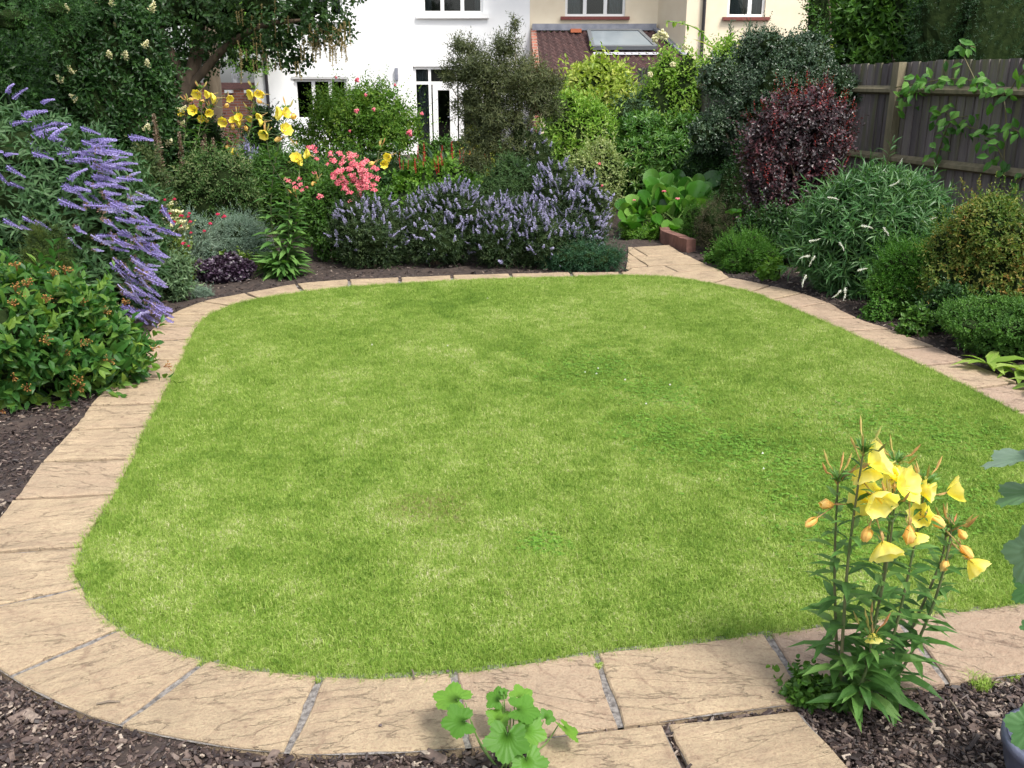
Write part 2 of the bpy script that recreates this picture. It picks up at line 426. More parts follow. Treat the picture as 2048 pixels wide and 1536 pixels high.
lawn = np.array([p for sg in IN1 for p in sg[:-1]] + [IN1[-1][-1]] + [p for sg in IN2[::-1] for p in sg[::-1][:-1]])
def inside(p, poly):
    x, y = p[:, 0], p[:, 1]; r = np.zeros(len(p), bool); n = len(poly); j = n - 1
    for i in range(n):
        xi, yi = poly[i]; xj, yj = poly[j]
        c = ((yi > y) != (yj > y)) & (x < (xj - xi) * (y - yi) / (yj - yi + 1e-12) + xi); r ^= c; j = i
    return r
def edist(p, poly):
    d = np.full(len(p), 9.); n = len(poly)
    for i in range(n):
        a = poly[i]; b = poly[(i + 1) % n]; ab = b - a
        t = np.clip(((p - a) @ ab) / (ab @ ab), 0, 1); d = np.minimum(d, np.hypot(*(p - a - t[:, None] * ab).T))
    return d

# ground
gb = MB()
xs = np.concatenate([[-120, -40, -16], np.arange(-9, 9.1, .12), [16, 40, 120]]); ys = np.concatenate([[-60, -15, -3], np.arange(.6, 13, .12), [16, 20, 26, 40, 90, 200]])
X_, Y_ = np.meshgrid(xs, ys); Z_ = rng.normal(0, .010, X_.shape)
Z_[(Y_ > 14)] = -.02
Z_ += .002; Z_[inside(np.stack([X_.ravel(), Y_.ravel()], 1), lawn).reshape(X_.shape)] = -.02
Z_[Y_ > 23] = -.3
i, j = np.meshgrid(np.arange(len(ys) - 1), np.arange(len(xs) - 1), indexing='ij'); n_ = len(xs)
q_ = np.stack([i * n_ + j, i * n_ + j + 1, (i + 1) * n_ + j + 1, (i + 1) * n_ + j], -1).reshape(-1, 4)
gb.add(np.stack([X_, Y_, Z_], -1).reshape(-1, 3), q_)
tag(gb.build('ground', SOILM), kind='structure')

# lawn base sheet
lb = MB(); c0 = lawn.mean(0); ring = np.array([(*p, .012) for p in lawn])
lb.add(np.vstack([[(*c0, .012)], ring]), [(0, k + 1, (k + 1) % len(lawn) + 1) for k in range(len(lawn))])
lawn_area = lawn

# grass material: patchy lawn (clover, moss, dry patches belong to the turf itself)
m, n, out = base_mat('grass'); MATS['grass'] = m
at = n.nodes.new('ShaderNodeAttribute'); at.attribute_name = 'r'
geo = n.nodes.new('ShaderNodeNewGeometry'); pos = geo.outputs['Position']
big = noise(n, 1.1, 3, pos); med = noise(n, 4.5, 4, pos); fine = noise(n, 30, 2, pos)
blade = ramp(n, [D(.10, .205, .024), D(.235, .37, .050), D(.43, .53, .14), D(.72, .68, .44)], [0, .4, .8, 1]); 
v = mathn(n, 'ADD', mathn(n, 'MULTIPLY', at.outputs['Fac'], .6), mathn(n, 'MULTIPLY', maprange(n, med.outputs[0], .3, .7), .20))
fin3 = noise(n, 55, 3, pos); v = mathn(n, 'ADD', v, mathn(n, 'MULTIPLY', mathn(n, 'SUBTRACT', maprange(n, fin3.outputs[0], .35, .65), .5), .34))
fin2 = noise(n, 14, 3, pos); v = mathn(n, 'ADD', v, mathn(n, 'MULTIPLY', mathn(n, 'SUBTRACT', maprange(n, fin2.outputs[0], .3, .7), .5), .28))
v = mathn(n, 'ADD', v, mathn(n, 'MULTIPLY', maprange(n, big.outputs[0], .3, .7), .26)); v = mathn(n, 'SUBTRACT', v, .02)
def blobmask(c, rad):
    d = n.nodes.new('ShaderNodeVectorMath'); d.operation = 'DISTANCE'; n.links.new(pos, d.inputs[0]); d.inputs[1].default_value = (c[0], c[1], .02)
    e = mathn(n, 'ADD', d.outputs['Value'], mathn(n, 'MULTIPLY', mathn(n, 'SUBTRACT', med.outputs[0], .5), rad * 2.2))
    return maprange(n, e, rad * .35, rad * 1.25, 1, 0)
dark = None
for cx_, cy_, rr_ in [(1180, 745, .62), (1010, 700, .35), (1330, 790, .35), (1450, 905, .42), (1600, 960, .5), (1850, 1010, .5), (1900, 880, .45), (1330, 870, .3), (1700, 1090, .35), (200, 1150, .12), (820, 610, .5)]:
    b_ = blobmask(G(cx_, cy_), rr_); dark = b_ if dark is None else mathn(n, 'MAXIMUM', dark, b_)
v = mathn(n, 'SUBTRACT', v, mathn(n, 'MULTIPLY', dark, .17))
dry = None
for cx_, cy_, rr_ in [(855, 1040, .20), (760, 1020, .12), (930, 1000, .12), (585, 635, .10), (1010, 830, .18), (680, 760, .2), (1290, 590, .25), (1010, 960, .14), (900, 1130, .22), (1240, 1010, .12)]:
    b_ = blobmask(G(cx_, cy_), rr_); dry = b_ if dry is None else mathn(n, 'MAXIMUM', dry, b_)
v = mathn(n, 'ADD', v, mathn(n, 'MULTIPLY', dry, .11))
n.links.new(v, blade.inputs[0]); bare = blobmask(G(855, 1030), .20); bare = mathn(n, 'MULTIPLY', bare, maprange(n, fin3.outputs[0], .50, .60)); colr = mixc(n, mathn(n, 'MULTIPLY', bare, .7), blade.outputs[0], (.20, .13, .06))
p_ = n.nodes.new('ShaderNodeBsdfPrincipled'); n.links.new(colr, p_.inputs['Base Color']); p_.inputs['Roughness'].default_value = .5; p_.inputs['Specular IOR Level'].default_value = .3
t_ = n.nodes.new('ShaderNodeBsdfTranslucent'); n.links.new(colr, t_.inputs[0]); mx_ = n.nodes.new('ShaderNodeMixShader'); mx_.inputs[0].default_value = .35
n.links.new(p_.outputs[0], mx_.inputs[1]); n.links.new(t_.outputs[0], mx_.inputs[2]); n.links.new(mx_.outputs[0], out.inputs[0])
GRASS = m
tag(lb.build('lawn', simple('lawn_thatch', (.05, .10, .012), .9, (.14, .20, .04), 25, .6, 80)), kind='structure')

# grass: one tuft patch scattered over the lawn
def blades(mb, N, rad, h=(.016, .034), wd=.0022):
    a = rng.uniform(0, 2 * pi, N); rr = rad * np.sqrt(rng.uniform(0, 1, N)); b = np.stack([np.cos(a) * rr, np.sin(a) * rr, np.zeros(N)], 1)
    ld = rng.uniform(0, 2 * pi, N); lean = rng.uniform(.1, 1.1, N); hh = rng.uniform(*h, N)
    dirv = np.stack([np.cos(ld), np.sin(ld), np.zeros(N)], 1); sd_ = np.stack([-np.sin(ld + rng.normal(0, .6, N)), np.cos(ld), np.zeros(N)], 1) * (wd / 2) * rng.uniform(.7, 1.3, N)[:, None]
    up = np.array((0, 0, 1.))
    m1 = b + up * (hh * .6)[:, None] + dirv * (hh * .25 * lean)[:, None]; tp = b + up * (hh * (1 - .35 * lean))[:, None] + dirv * (hh * .95 * lean)[:, None]
    V = np.stack([b - sd_, b + sd_, m1 + sd_ * .8, m1 - sd_ * .8, tp], 1).reshape(-1, 3)
    o = (np.arange(N) * 5)[:, None]; f3 = np.concatenate([o + np.array([[0, 1, 2]]), o + np.array([[0, 2, 3]]), o + np.array([[3, 2, 4]])])
    r = np.clip(rng.beta(1.5, 2.0, N), 0, 1); r[rng.uniform(size=N) < .06] = 1.0
    mb.add(V, f3, np.repeat(r, 5))
def scatter_patch(name, pts, scl, nblades, rad, material, kind='stuff', h=(.016, .034), wd=.0022, z=.012):
    mb = MB(); blades(mb, nblades, rad, h, wd)
    nb = mb.n
    P_ = np.column_stack([pts, np.full(len(pts), z)])
    mb.V.append(P_); mb.R.append(np.zeros(len(P_))); mb.n += len(P_)
    o = mb.build(name, material)
    me = o.data; N = len(me.vertices)
    ispt = np.zeros(N, bool); ispt[nb:] = True
    a = me.attributes.new('ispt', 'BOOLEAN', 'POINT'); a.data.foreach_set('value', ispt)
    s = np.ones((N, 3), np.float32); s[nb:, 0] = scl; s[nb:, 1] = scl; s[nb:, 2] = rng.uniform(.5, 1.45, len(pts))
    a = me.attributes.new('scl', 'FLOAT_VECTOR', 'POINT'); a.data.foreach_set('vector', s.ravel())
    ro = np.zeros((N, 3), np.float32); ro[nb:, 2] = rng.uniform(0, 6.28, len(pts))
    a = me.attributes.new('rot', 'FLOAT_VECTOR', 'POINT'); a.data.foreach_set('vector', ro.ravel())
    g = bpy.data.node_groups.new(name, 'GeometryNodeTree')
    g.interface.new_socket('Geometry', in_out='INPUT', socket_type='NodeSocketGeometry'); g.interface.new_socket('Geometry', in_out='OUTPUT', socket_type='NodeSocketGeometry')
    gi = g.nodes.new('NodeGroupInput'); go = g.nodes.new('NodeGroupOutput')
    sep = g.nodes.new('GeometryNodeSeparateGeometry'); sep.domain = 'POINT'
    def attr(nm, ty):
        q = g.nodes.new('GeometryNodeInputNamedAttribute'); q.data_type = ty; q.inputs[0].default_value = nm
        return [x for x in q.outputs if x.enabled][0]
    g.links.new(gi.outputs[0], sep.inputs[0]); g.links.new(attr('ispt', 'BOOLEAN'), sep.inputs[1])
    ip = g.nodes.new('GeometryNodeInstanceOnPoints')
    g.links.new(sep.outputs[0], ip.inputs['Points']); g.links.new(sep.outputs[1], ip.inputs['Instance'])
    e2r = g.nodes.new('FunctionNodeEulerToRotation'); g.links.new(attr('rot', 'FLOAT_VECTOR'), e2r.inputs[0])
    g.links.new(e2r.outputs[0], ip.inputs['Rotation']); g.links.new(attr('scl', 'FLOAT_VECTOR'), ip.inputs['Scale'])
    g.links.new(ip.outputs[0], go.inputs[0])
    md = o.modifiers.new('scatter', 'NODES'); md.node_group = g
    return tag(o, kind=kind)
seed(11)
mn, mxx = lawn.min(0), lawn.max(0)
cand = rng.uniform(mn, mxx, (26000, 2)); cand = cand[inside(cand, lawn)]; dd = edist(cand, lawn)
big_ = cand[dd > .085]; 
near = big_[:, 1] < 4.2
keep = near | (rng.uniform(size=len(big_)) < .75)
gr1 = scatter_patch('grass', big_[keep], 1.0, 230, .085, GRASS)
gr1['label'] = 'short mown green grass of the lawn'; gr1['category'] = 'grass'
ecand = rng.uniform(mn - .05, mxx + .05, (160000, 2)); ed = edist(ecand, lawn); ins = inside(ecand, lawn)
ek = (ins & (ed < .10)) | (~ins & (ed < .014)); ecand = ecand[ek]
gr2 = scatter_patch('grass', ecand, 1.0, 26, .03, GRASS, h=(.012, .042), wd=.0018)
gr2['label'] = 'ragged strip of grass along the lawn edge'; gr2['category'] = 'grass'

# ---------------------------------------------------------------- path of riven sandstone slabs
m, n, out = base_mat('sandstone'); SLAB = m
at = n.nodes.new('ShaderNodeAttribute'); at.attribute_name = 'r'; geo = n.nodes.new('ShaderNodeNewGeometry'); pos = geo.outputs['Position']
off = n.nodes.new('ShaderNodeCombineXYZ'); n.links.new(mathn(n, 'MULTIPLY', at.outputs['Fac'], 37.), off.inputs[0]); n.links.new(mathn(n, 'MULTIPLY', at.outputs['Fac'], 91.), off.inputs[1])
vadd = n.nodes.new('ShaderNodeVectorMath'); vadd.operation = 'ADD'; n.links.new(pos, vadd.inputs[0]); n.links.new(off.outputs[0], vadd.inputs[1]); pv = vadd.outputs[0]
n1 = noise(n, 6.5, 9, pv, .72); n2 = noise(n, 30, 8, pv, .8); n3 = noise(n, 110, 5, pv, .75)
base = ramp(n, [D(.31, .24, .165), D(.41, .32, .21), D(.50, .395, .26)], [.25, .5, .75]); n.links.new(n1.outputs[0], base.inputs[0])
pink = mixc(n, maprange(n, at.outputs['Fac'], .55, 1.0, 0, .85), base.outputs[0], (.36, .265, .205))
spk = mixc(n, maprange(n, n2.outputs[0], .50, .68, 0, .5), pink, (.25, .165, .115))
spk = mixc(n, maprange(n, n3.outputs[0], .50, .62, 0, .62), spk, (.27, .18, .125))
# riven layers: warped bands give thin ridges
wv = n.nodes.new('ShaderNodeTexWave'); wv.inputs['Scale'].default_value = 1.5; wv.inputs['Distortion'].default_value = 9; wv.inputs['Detail'].default_value = 4; wv.inputs['Detail Scale'].default_value = 1.1
wv.bands_direction = 'DIAGONAL'; n.links.new(pv, wv.inputs[0])
rid = maprange(n, wv.outputs[0], .0, .018, 1, 0)
mps = n.nodes.new('ShaderNodeMapping'); vr_ = n.nodes.new('ShaderNodeVectorRotate'); vr_.rotation_type = 'Z_AXIS'; n.links.new(pv, vr_.inputs['Vector']); n.links.new(mathn(n, 'SUBTRACT', mathn(n, 'MULTIPLY', at.outputs['Fac'], 1.1), .55), vr_.inputs['Angle'])
mps.inputs['Scale'].default_value = (.55, 2.7, 1); n.links.new(vr_.outputs[0], mps.inputs[0])
nst_ = noise(n, 4.2, 6, mps.outputs[0], .52); ln_ = mathn(n, 'ABSOLUTE', mathn(n, 'SUBTRACT', nst_.outputs[0], .5), 0); crk = maprange(n, ln_, 0, .007, 1, 0)
spk = mixc(n, maprange(n, nst_.outputs[0], .50, .72, 0, .30), spk, (.34, .235, .165)); spk = mixc(n, mathn(n, 'MULTIPLY', crk, mathn(n, 'MULTIPLY', maprange(n, n2.outputs[0], .42, .58), .32)), spk, (.25, .17, .12))
spk = mixc(n, mathn(n, 'MULTIPLY', rid, mathn(n, 'MULTIPLY', maprange(n, n2.outputs[0], .4, .6), .55)), spk, (.20, .13, .09))
mo = noise(n, 1.6, 5, pos); spk = mixc(n, maprange(n, mo.outputs[0], .50, .75, 0, .35), spk, (.24, .19, .13))
p_ = n.nodes.new('ShaderNodeBsdfPrincipled'); n.links.new(spk, p_.inputs['Base Color']); p_.inputs['Roughness'].default_value = .8; p_.inputs['Specular IOR Level'].default_value = .25
hgt = mathn(n, 'ADD', mathn(n, 'MULTIPLY', nst_.outputs[0], 1.5), mathn(n, 'MULTIPLY', crk, -.35)); hgt = mathn(n, 'ADD', hgt, mathn(n, 'MULTIPLY', n3.outputs[0], .25)); hgt = mathn(n, 'ADD', hgt, mathn(n, 'ADD', mathn(n, 'MULTIPLY', n2.outputs[0], .5), mathn(n, 'MULTIPLY', n1.outputs[0], 1.4)))
b_ = n.nodes.new('ShaderNodeBump'); b_.inputs['Strength'].default_value = 1.0; b_.inputs['Distance'].default_value = .016
n.links.new(hgt, b_.inputs['Height']); n.links.new(b_.outputs[0], p_.inputs['Normal']); n.links.new(p_.outputs[0], out.inputs[0])
MORTAR = simple('mortar', (.07, .062, .058), .95, (.30, .28, .26), 60, 1.0, 120)

extra = [[(430,908),(700,893),(815,962),(540,975)],[(440,980),(832,967),(962,1031),(545,1046)],[(345,1112),(428,1062),(663,1045),(765,1093),(706,1130),(500,1120)],[(672,1045),(968,1034),(1085,1079),(772,1091)],
 [(772,1096),(1088,1083),(1150,1133),(1018,1168),(870,1152),(714,1130)],[(395,950),(434,978),(540,1047),(428,1058),(380,1068)],[(395,908),(424,908),(535,975),(436,975),(395,946)]]
extra = [[(1150 + a / 3.724, 250 + b / 3.724) for a, b in q] for q in extra]
extra += [[(1075,1478),(1326,1449),(1372,1545),(1030,1570)],[(1336,1446),(1598,1419),(1710,1545),(1384,1545)],[(1030,1580),(1380,1553),(1430,1680),(980,1700)],[(1392,1553),(1718,1553),(1860,1680),(1445,1680)]]
pathb = MB()
def slab(c, gap=.006, r=None, jitter=.004):
    """one slab: polygon corners (ground m), worn uneven edge, slightly domed arris"""
    c = np.array(c, float); cen = c.mean(0); pts = []
    for i in range(len(c)):
        a = c[i]; b = c[(i + 1) % len(c)]; L = np.linalg.norm(b - a); k = max(2, int(L / .035))
        for s in range(k): pts.append(a + (b - a) * s / k)
    pts = np.array(pts); d = nrm(cen - pts); pts = pts + d * gap
    nz = rng.normal(0, 1, len(pts)); nz = (nz + np.roll(nz, 1) + np.roll(nz, 2)) / 3; lf = np.sin(np.arange(len(pts)) * .31 + rng.uniform(0, 6)) * rng.uniform(.2, .6); pts = pts + d * ((nz + lf) * jitter)[:, None]
    N = len(pts); tz = rng.normal(0, .0015)
    r0 = np.column_stack([pts, np.full(N, -.03)]); r1 = np.column_stack([pts, np.full(N, ZT - .006 + tz)])
    r2 = np.column_stack([pts + d * .005, np.full(N, ZT - .001 + tz)]); r3 = np.column_stack([pts + d * .02, np.full(N, ZT + tz) + rng.normal(0, .0006, N)])
    v = np.vstack([r0, r1, r2, r3, [[*cen, ZT + tz + .001]]]); f = []
    for q in range(3):
        for i in range(N): j = (i + 1) % N; f.append((q * N + i, q * N + j, (q + 1) * N + j, (q + 1) * N + i))
    for i in range(N): f.append((3 * N + i, 3 * N + (i + 1) % N, 4 * N))
    pathb.add(v, f, rng.uniform(0, .5) if r is None else r)
seed(5)
mort = MB()
def strip(js, IN, OUT, rfun):
    for (i0, o0), (i1, o1), ci, co in zip(js[:-1], js[1:], IN, OUT):
        poly = np.array(list(co) + list(ci[::-1]))
        slab(poly, .013 if i0[1] > 1000 else .017, rfun((i0[0] + i1[0]) / 2, (i0[1] + i1[1]) / 2), .004)
        K = len(ci); z = ZT - .010 if i0[1] > 1000 else ZT - .02; a_ = co + (ci - co) * .02; b_ = ci - (co - ci) * .05
        mort.add(np.vstack([np.column_stack([a_, np.full(K, z)]), np.column_stack([b_, np.full(K, z)])]), [(q, q + 1, K + q + 1, K + q) for q in range(K - 1)])
        zones.append(poly)
zones = []
strip(joints, IN1, OUT1, lambda x, y: rng.uniform(.0, .35) if y > 1000 and x < 900 else (rng.uniform(.35, .75) if x < 1500 else rng.uniform(.75, 1)))
strip(joints_r, IN2, OUT2, lambda x, y: rng.uniform(.55, 1))
for q in extra:
    c = [g2(p) for p in q]; slab(c, .005, rng.uniform(.1, .5)); mort.add([(*p, ZT - .011) for p in c], [tuple(range(len(c)))])
tag(pathb.build('path', SLAB), 'sandstone slab path curving round the lawn', 'path', kind='structure')
tag(mort.build('path_joints', MORTAR), kind='structure')

# ---------------------------------------------------------------- bark mulch
m, n, out = base_mat('bark_chips'); CHIP = m
at = n.nodes.new('ShaderNodeAttribute'); at.attribute_name = 'r'; geo = n.nodes.new('ShaderNodeNewGeometry')
cr = ramp(n, [D(.014, .009, .009), D(.035, .022, .020), D(.075, .048, .040), D(.17, .125, .10), D(.42, .35, .28)], [0, .4, .75, .92, 1]); n.links.new(at.outputs['Fac'], cr.inputs[0])
nn = noise(n, 90, 4, geo.outputs['Position']); cc = mixc(n, maprange(n, nn.outputs[0], .35, .7, 0, .6), cr.outputs[0], (.03, .02, .018))
p_ = n.nodes.new('ShaderNodeBsdfPrincipled'); n.links.new(cc, p_.inputs['Base Color']); p_.inputs['Roughness'].default_value = .6; n.links.new(p_.outputs[0], out.inputs[0])
path_zone = zones + [np.array([g2(p) for p in q]) for q in extra]
def free(p, marg=.0):
    ok = ~inside(p, lawn)
    for z in path_zone: ok &= ~inside(p, z)
    return ok
def chips(N, lo, hi, smin, smax, mb, light=.14):
    p = rng.uniform(lo, hi, (N, 2)); p = p[free(p)]; N = len(p)
    L = rng.uniform(smin, smax, N) * rng.choice([.6, 1, 1.5], N, p=[.5, .38, .12]); W = L * rng.uniform(.16, .6, N); Tt = rng.uniform(.002, .005, N)
    a = rng.uniform(0, 2 * pi, N); tl = rng.normal(0, .3, N)
    y = np.stack([np.cos(a) * np.cos(tl), np.sin(a) * np.cos(tl), np.sin(tl)], 1); up = nrm(np.stack([rng.normal(0, .4, N), rng.normal(0, .4, N), np.ones(N)], 1))
    x = nrm(np.cross(y, up)); z = np.cross(x, y)
    tv = np.array([(-.5, -.5, 0), (.35, -.5, 0), (.5, .3, 0), (.1, .5, 0), (-.4, .42, 0), (-.4, -.4, 1), (.3, -.42, 1), (.4, .3, 1), (.05, .42, 1), (-.35, .38, 1)], float)
    q5 = np.array([(i, (i + 1) % 5, (i + 1) % 5 + 5, i + 5) for i in range(5)]); top = np.array([(5, 6, 7, 8), (5, 8, 9, 9)])
    tri = np.array([(5, 6, 7), (5, 7, 8), (5, 8, 9)] + [t for i in range(5) for t in ((i, (i + 1) % 5, (i + 1) % 5 + 5), (i, (i + 1) % 5 + 5, i + 5))])
    r = rng.uniform(0, .88, N) ** 1.25; r[rng.uniform(size=N) < light] = rng.uniform(.88, 1)
    r = np.where(rng.uniform(size=N) < light, rng.uniform(.86, 1, N), r * .9)
    mb.inst(tv, tri, x * W[:, None], y * L[:, None], z * Tt[:, None], np.column_stack([p, rng.uniform(.004, .022, N)]), r)
seed(21); cb = MB()
chips(60000, (-2.2, 1.5), (2.6, 2.6), .007, .026, cb, .15); chips(5000, (-2.2, 1.5), (2.6, 2.6), .028, .050, cb, .3)
chips(16000, (-3.6, 2.6), (-1.4, 5.6), .012, .034, cb, .10)
chips(9000, (2.0, 4.2), (4.2, 9.0), .02, .045, cb, .12)
chips(9000, (-4.5, 5.6), (3.4, 10.0), .02, .045, cb, .10)
nclv = 0
clm = MB()
for cx_, cy_, rr_ in [(1180, 745, .6), (1330, 800, .35), (1450, 905, .42), (1600, 960, .5), (1850, 1010, .45), (1900, 880, .4), (1700, 1090, .35), (1090, 1105, .12), (1300, 870, .3), (1750, 850, .5)]:
    c_ = G(cx_, cy_); N = int(1500 * rr_); pp = np.column_stack([rng.normal(c_[0], rr_ * .45, N), rng.normal(c_[1], rr_ * .45, N)]); pp = pp[edist(pp, lawn) > .03]; pp = pp[inside(pp, lawn)]; N = len(pp)
    pp3 = np.column_stack([pp, rng.uniform(.026, .040, N)]); a_ = rng.uniform(0, 6.28, N)
    for k3 in range(3): put_leaves(clm, 'needle', pp3, np.column_stack([np.cos(a_ + k3 * 2.09), np.sin(a_ + k3 * 2.09), rng.uniform(-.1, .3, N)]), np.array((0, 0, 1.)) + rng.normal(0, .15, (N, 3)), .013, .012, rng.uniform(0, 1, N))
tag(clm.build('clover', leafmat('clover_leaf', [D(.07, .19, .02), D(.13, .28, .03), D(.20, .36, .05)], .5, .3)), 'patches of darker green clover growing through the lawn', 'clover', kind='stuff')
tag(cb.build('bark_mulch', CHIP), 'dark bark chip mulch over the flower beds', 'mulch', kind='stuff')
# ---------------------------------------------------------------- houses
seed(31)
RENDER_W = simple('render_white', (.74, .75, .76), .9, (.83, .83, .82), 1.2, .25, 90)
RENDER_C = simple('render_offwhite', (.74, .72, .66), .9, (.80, .78, .72), 3, .25, 90)
RENDER_K = simple('render_cream', (.70, .60, .44), .9, (.76, .67, .51), 2.5, .25, 90)
GLASS = simple('window_glass', (.012, .014, .016), .06, spec=.8)
ROOM = simple('dark_room', (.03, .028, .025), .9)
CURT = simple('curtain', (.45, .45, .46), .9, (.62, .62, .63), 6, 0, stretch=(14, 1, .1))
BLIND = simple('blind', (.25, .42, .42), .8)
PIPE = simple('black_pipe', (.015, .013, .016), .35)
REDT = simple('red_tile', (.13, .03, .025), .7, (.20, .05, .04), 20)
TILE = simple('roof_tile', (.040, .020, .020), .7, (.095, .046, .042), 9, .4, 50, useR=True)
LEAD = simple('lead', (.16, .17, .21), .5, (.26, .27, .31), 6)
ORANGE = simple('orange_tile', (.42, .12, .05), .7)
def brick_mat(name, sc=1.0, c1=(.20, .07, .045), c2=(.32, .12, .08)):
    m, n, out = base_mat(name); g = n.nodes.new('ShaderNodeTexCoord'); b = n.nodes.new('ShaderNodeTexBrick')
    mp = n.nodes.new('ShaderNodeMapping'); mp.inputs['Rotation'].default_value = (pi / 2, 0, 0); n.links.new(g.outputs['Object'], mp.inputs[0]); n.links.new(mp.outputs[0], b.inputs[0])
    b.inputs['Scale'].default_value = sc; b.inputs['Brick Width'].default_value = .225; b.inputs['Row Height'].default_value = .075; b.inputs['Mortar Size'].default_value = .008
    b.inputs['Color1'].default_value = (*c1, 1); b.inputs['Color2'].default_value = (*c2, 1); b.inputs['Mortar'].default_value = (.25, .22, .19, 1)
    p = n.nodes.new('ShaderNodeBsdfPrincipled'); p.inputs['Roughness'].default_value = .85; n.links.new(b.outputs[0], p.inputs[0]); n.links.new(p.outputs[0], out.inputs[0]); return m
BRICK = brick_mat('brick')
YH = 27.6; GZ = -.3; TOPZ = 6.2
def X_(x, Y, y=150): return P(x, y, Y)[0]
def Z__(y, Y, x=1024): return P(x, y, Y)[2]
def wall_holes(mb, x0, x1, z0, z1, Y, holes, th=.3):
    """facade at depth Y from x0..x1 built round its openings (x0,x1,z0,z1)"""
    hs = sorted(holes); x = x0
    groups = []
    for h in hs:
        if groups and abs(groups[-1][0][0] - h[0]) < .01: groups[-1].append(h)
        else: groups.append([h])
    for g in groups:
        a, b = g[0][0], g[0][1]
        if a > x: mb.box((x, Y, z0), (a, Y + th, z1))
        z = z0
        for h in sorted(g, key=lambda q: q[2]):
            if h[2] > z: mb.box((a, Y, z), (b, Y + th, h[2]))
            z = h[3]
        if z < z1: mb.box((a, Y, z), (b, Y + th, z1))
        x = b
    if x < x1: mb.box((x, Y, z0), (x1, Y + th, z1))
def win(parent, x0, x1, z0, z1, Y, cols, rows=None, curtain=True, name='window', blind=False, sill=None, over=.12, fr=.07):
    """frame with lights; cols/rows are inner boundaries as fractions"""
    mb = MB(); yf = Y + .08; d = .06
    rows = rows or []
    mb.box((x0, yf, z0), (x1, yf + d, z0 + fr)); mb.box((x0, yf, z1 - fr), (x1, yf + d, z1))
    mb.box((x0, yf, z0 + fr), (x0 + fr, yf + d, z1 - fr)); mb.box((x1 - fr, yf, z0 + fr), (x1, yf + d, z1 - fr))
    for r in rows:
        z = z0 + (z1 - z0) * r; mb.box((x0 + fr, yf, z - fr / 2), (x1 - fr, yf + d, z + fr / 2))
    zz = [z0 + fr] + [v for r in rows for v in (z0 + (z1 - z0) * r - fr / 2, z0 + (z1 - z0) * r + fr / 2)] + [z1 - fr]
    for c in cols:
        x = x0 + (x1 - x0) * c
        for q in range(0, len(zz), 2): mb.box((x - fr * .7, yf - .004, zz[q]), (x + fr * .7, yf + d - .004, zz[q + 1]))
    w_ = mb.build(name, WHITE, parent)
    gb_ = MB(); gb_.box((x0 + .02, yf + .03, z0 + .02), (x1 - .02, yf + .035, z1 - .02)); gb_.build('pane', GLASSC, w_)
    if curtain:
        for a, b in ((x0 + .06, x0 + (x1 - x0) * curtain), (x1 - (x1 - x0) * curtain, x1 - .06)):
            cb_ = MB()
            N = 24; xs_ = np.linspace(a, b, N); ys_ = yf + .2 + .025 * np.sin(np.arange(N) * 1.9)
            v = np.concatenate([np.column_stack([xs_, ys_, np.full(N, z0)]), np.column_stack([xs_, ys_, np.full(N, z1)])])
            cb_.add(v, np.array([(i, i + 1, N + i + 1, N + i) for i in range(N - 1)]))
            cb_.build('curtain', CURT, w_)
    if blind:
        bb = MB(); bb.box((x0 + .06, yf + .1, z1 - (z1 - z0) * blind), (x1 - .06, yf + .11, z1 - .04)); bb.build('blind', BLIND, w_)
    if sill is not None:
        sb_ = MB(); sb_.box((x0 - over, Y - .10, z0 - (.13 if sill is WHITE else .085)), (x1 + over, Y + .078, z0 - .003)); sb_.build('sill', sill, w_)
    return w_
# real glass: clear, slightly reflective
m, n, out = base_mat('clear_glass'); gl = n.nodes.new('ShaderNodeBsdfGlossy'); gl.inputs['Roughness'].default_value = .03
tr = n.nodes.new('ShaderNodeBsdfTransparent'); tr.inputs[0].default_value = (.62, .66, .66, 1); mx_ = n.nodes.new('ShaderNodeMixShader'); fr_ = n.nodes.new('ShaderNodeFresnel'); fr_.inputs[0].default_value = 1.5
n.links.new(fr_.outputs[0], mx_.inputs[0]); n.links.new(tr.outputs[0], mx_.inputs[1]); n.links.new(gl.outputs[0], mx_.inputs[2]); n.links.new(mx_.outputs[0], out.inputs[0]); GLASSC = m
def roof_block(parent, x0, x1, Y, z, dep=8):
    mb = MB(); e = .35
    v = [(x0 - .2, Y - e, z), (x1 + .2, Y - e, z), (x1 + .2, Y + dep + e, z), (x0 - .2, Y + dep + e, z), (x0 - .2, Y + dep / 2, z + 3), (x1 + .2, Y + dep / 2, z + 3)]
    mb.add(v, [(0, 1, 5, 4), (2, 3, 4, 5), (0, 4, 3), (1, 2, 5), (0, 3, 2, 1)]); mb.build('roof', TILE, parent)

# left house: white block stepping 0.5 m forward, off-white block to its right
YW = 27.0
wh = thing('white_house', 'white rendered house with tall glazed french doors and white window sills', 'house', (X_(780, YH), YH, GZ))
xa, xb, xc = X_(508, YW), X_(797, YW), X_(1059, YH)

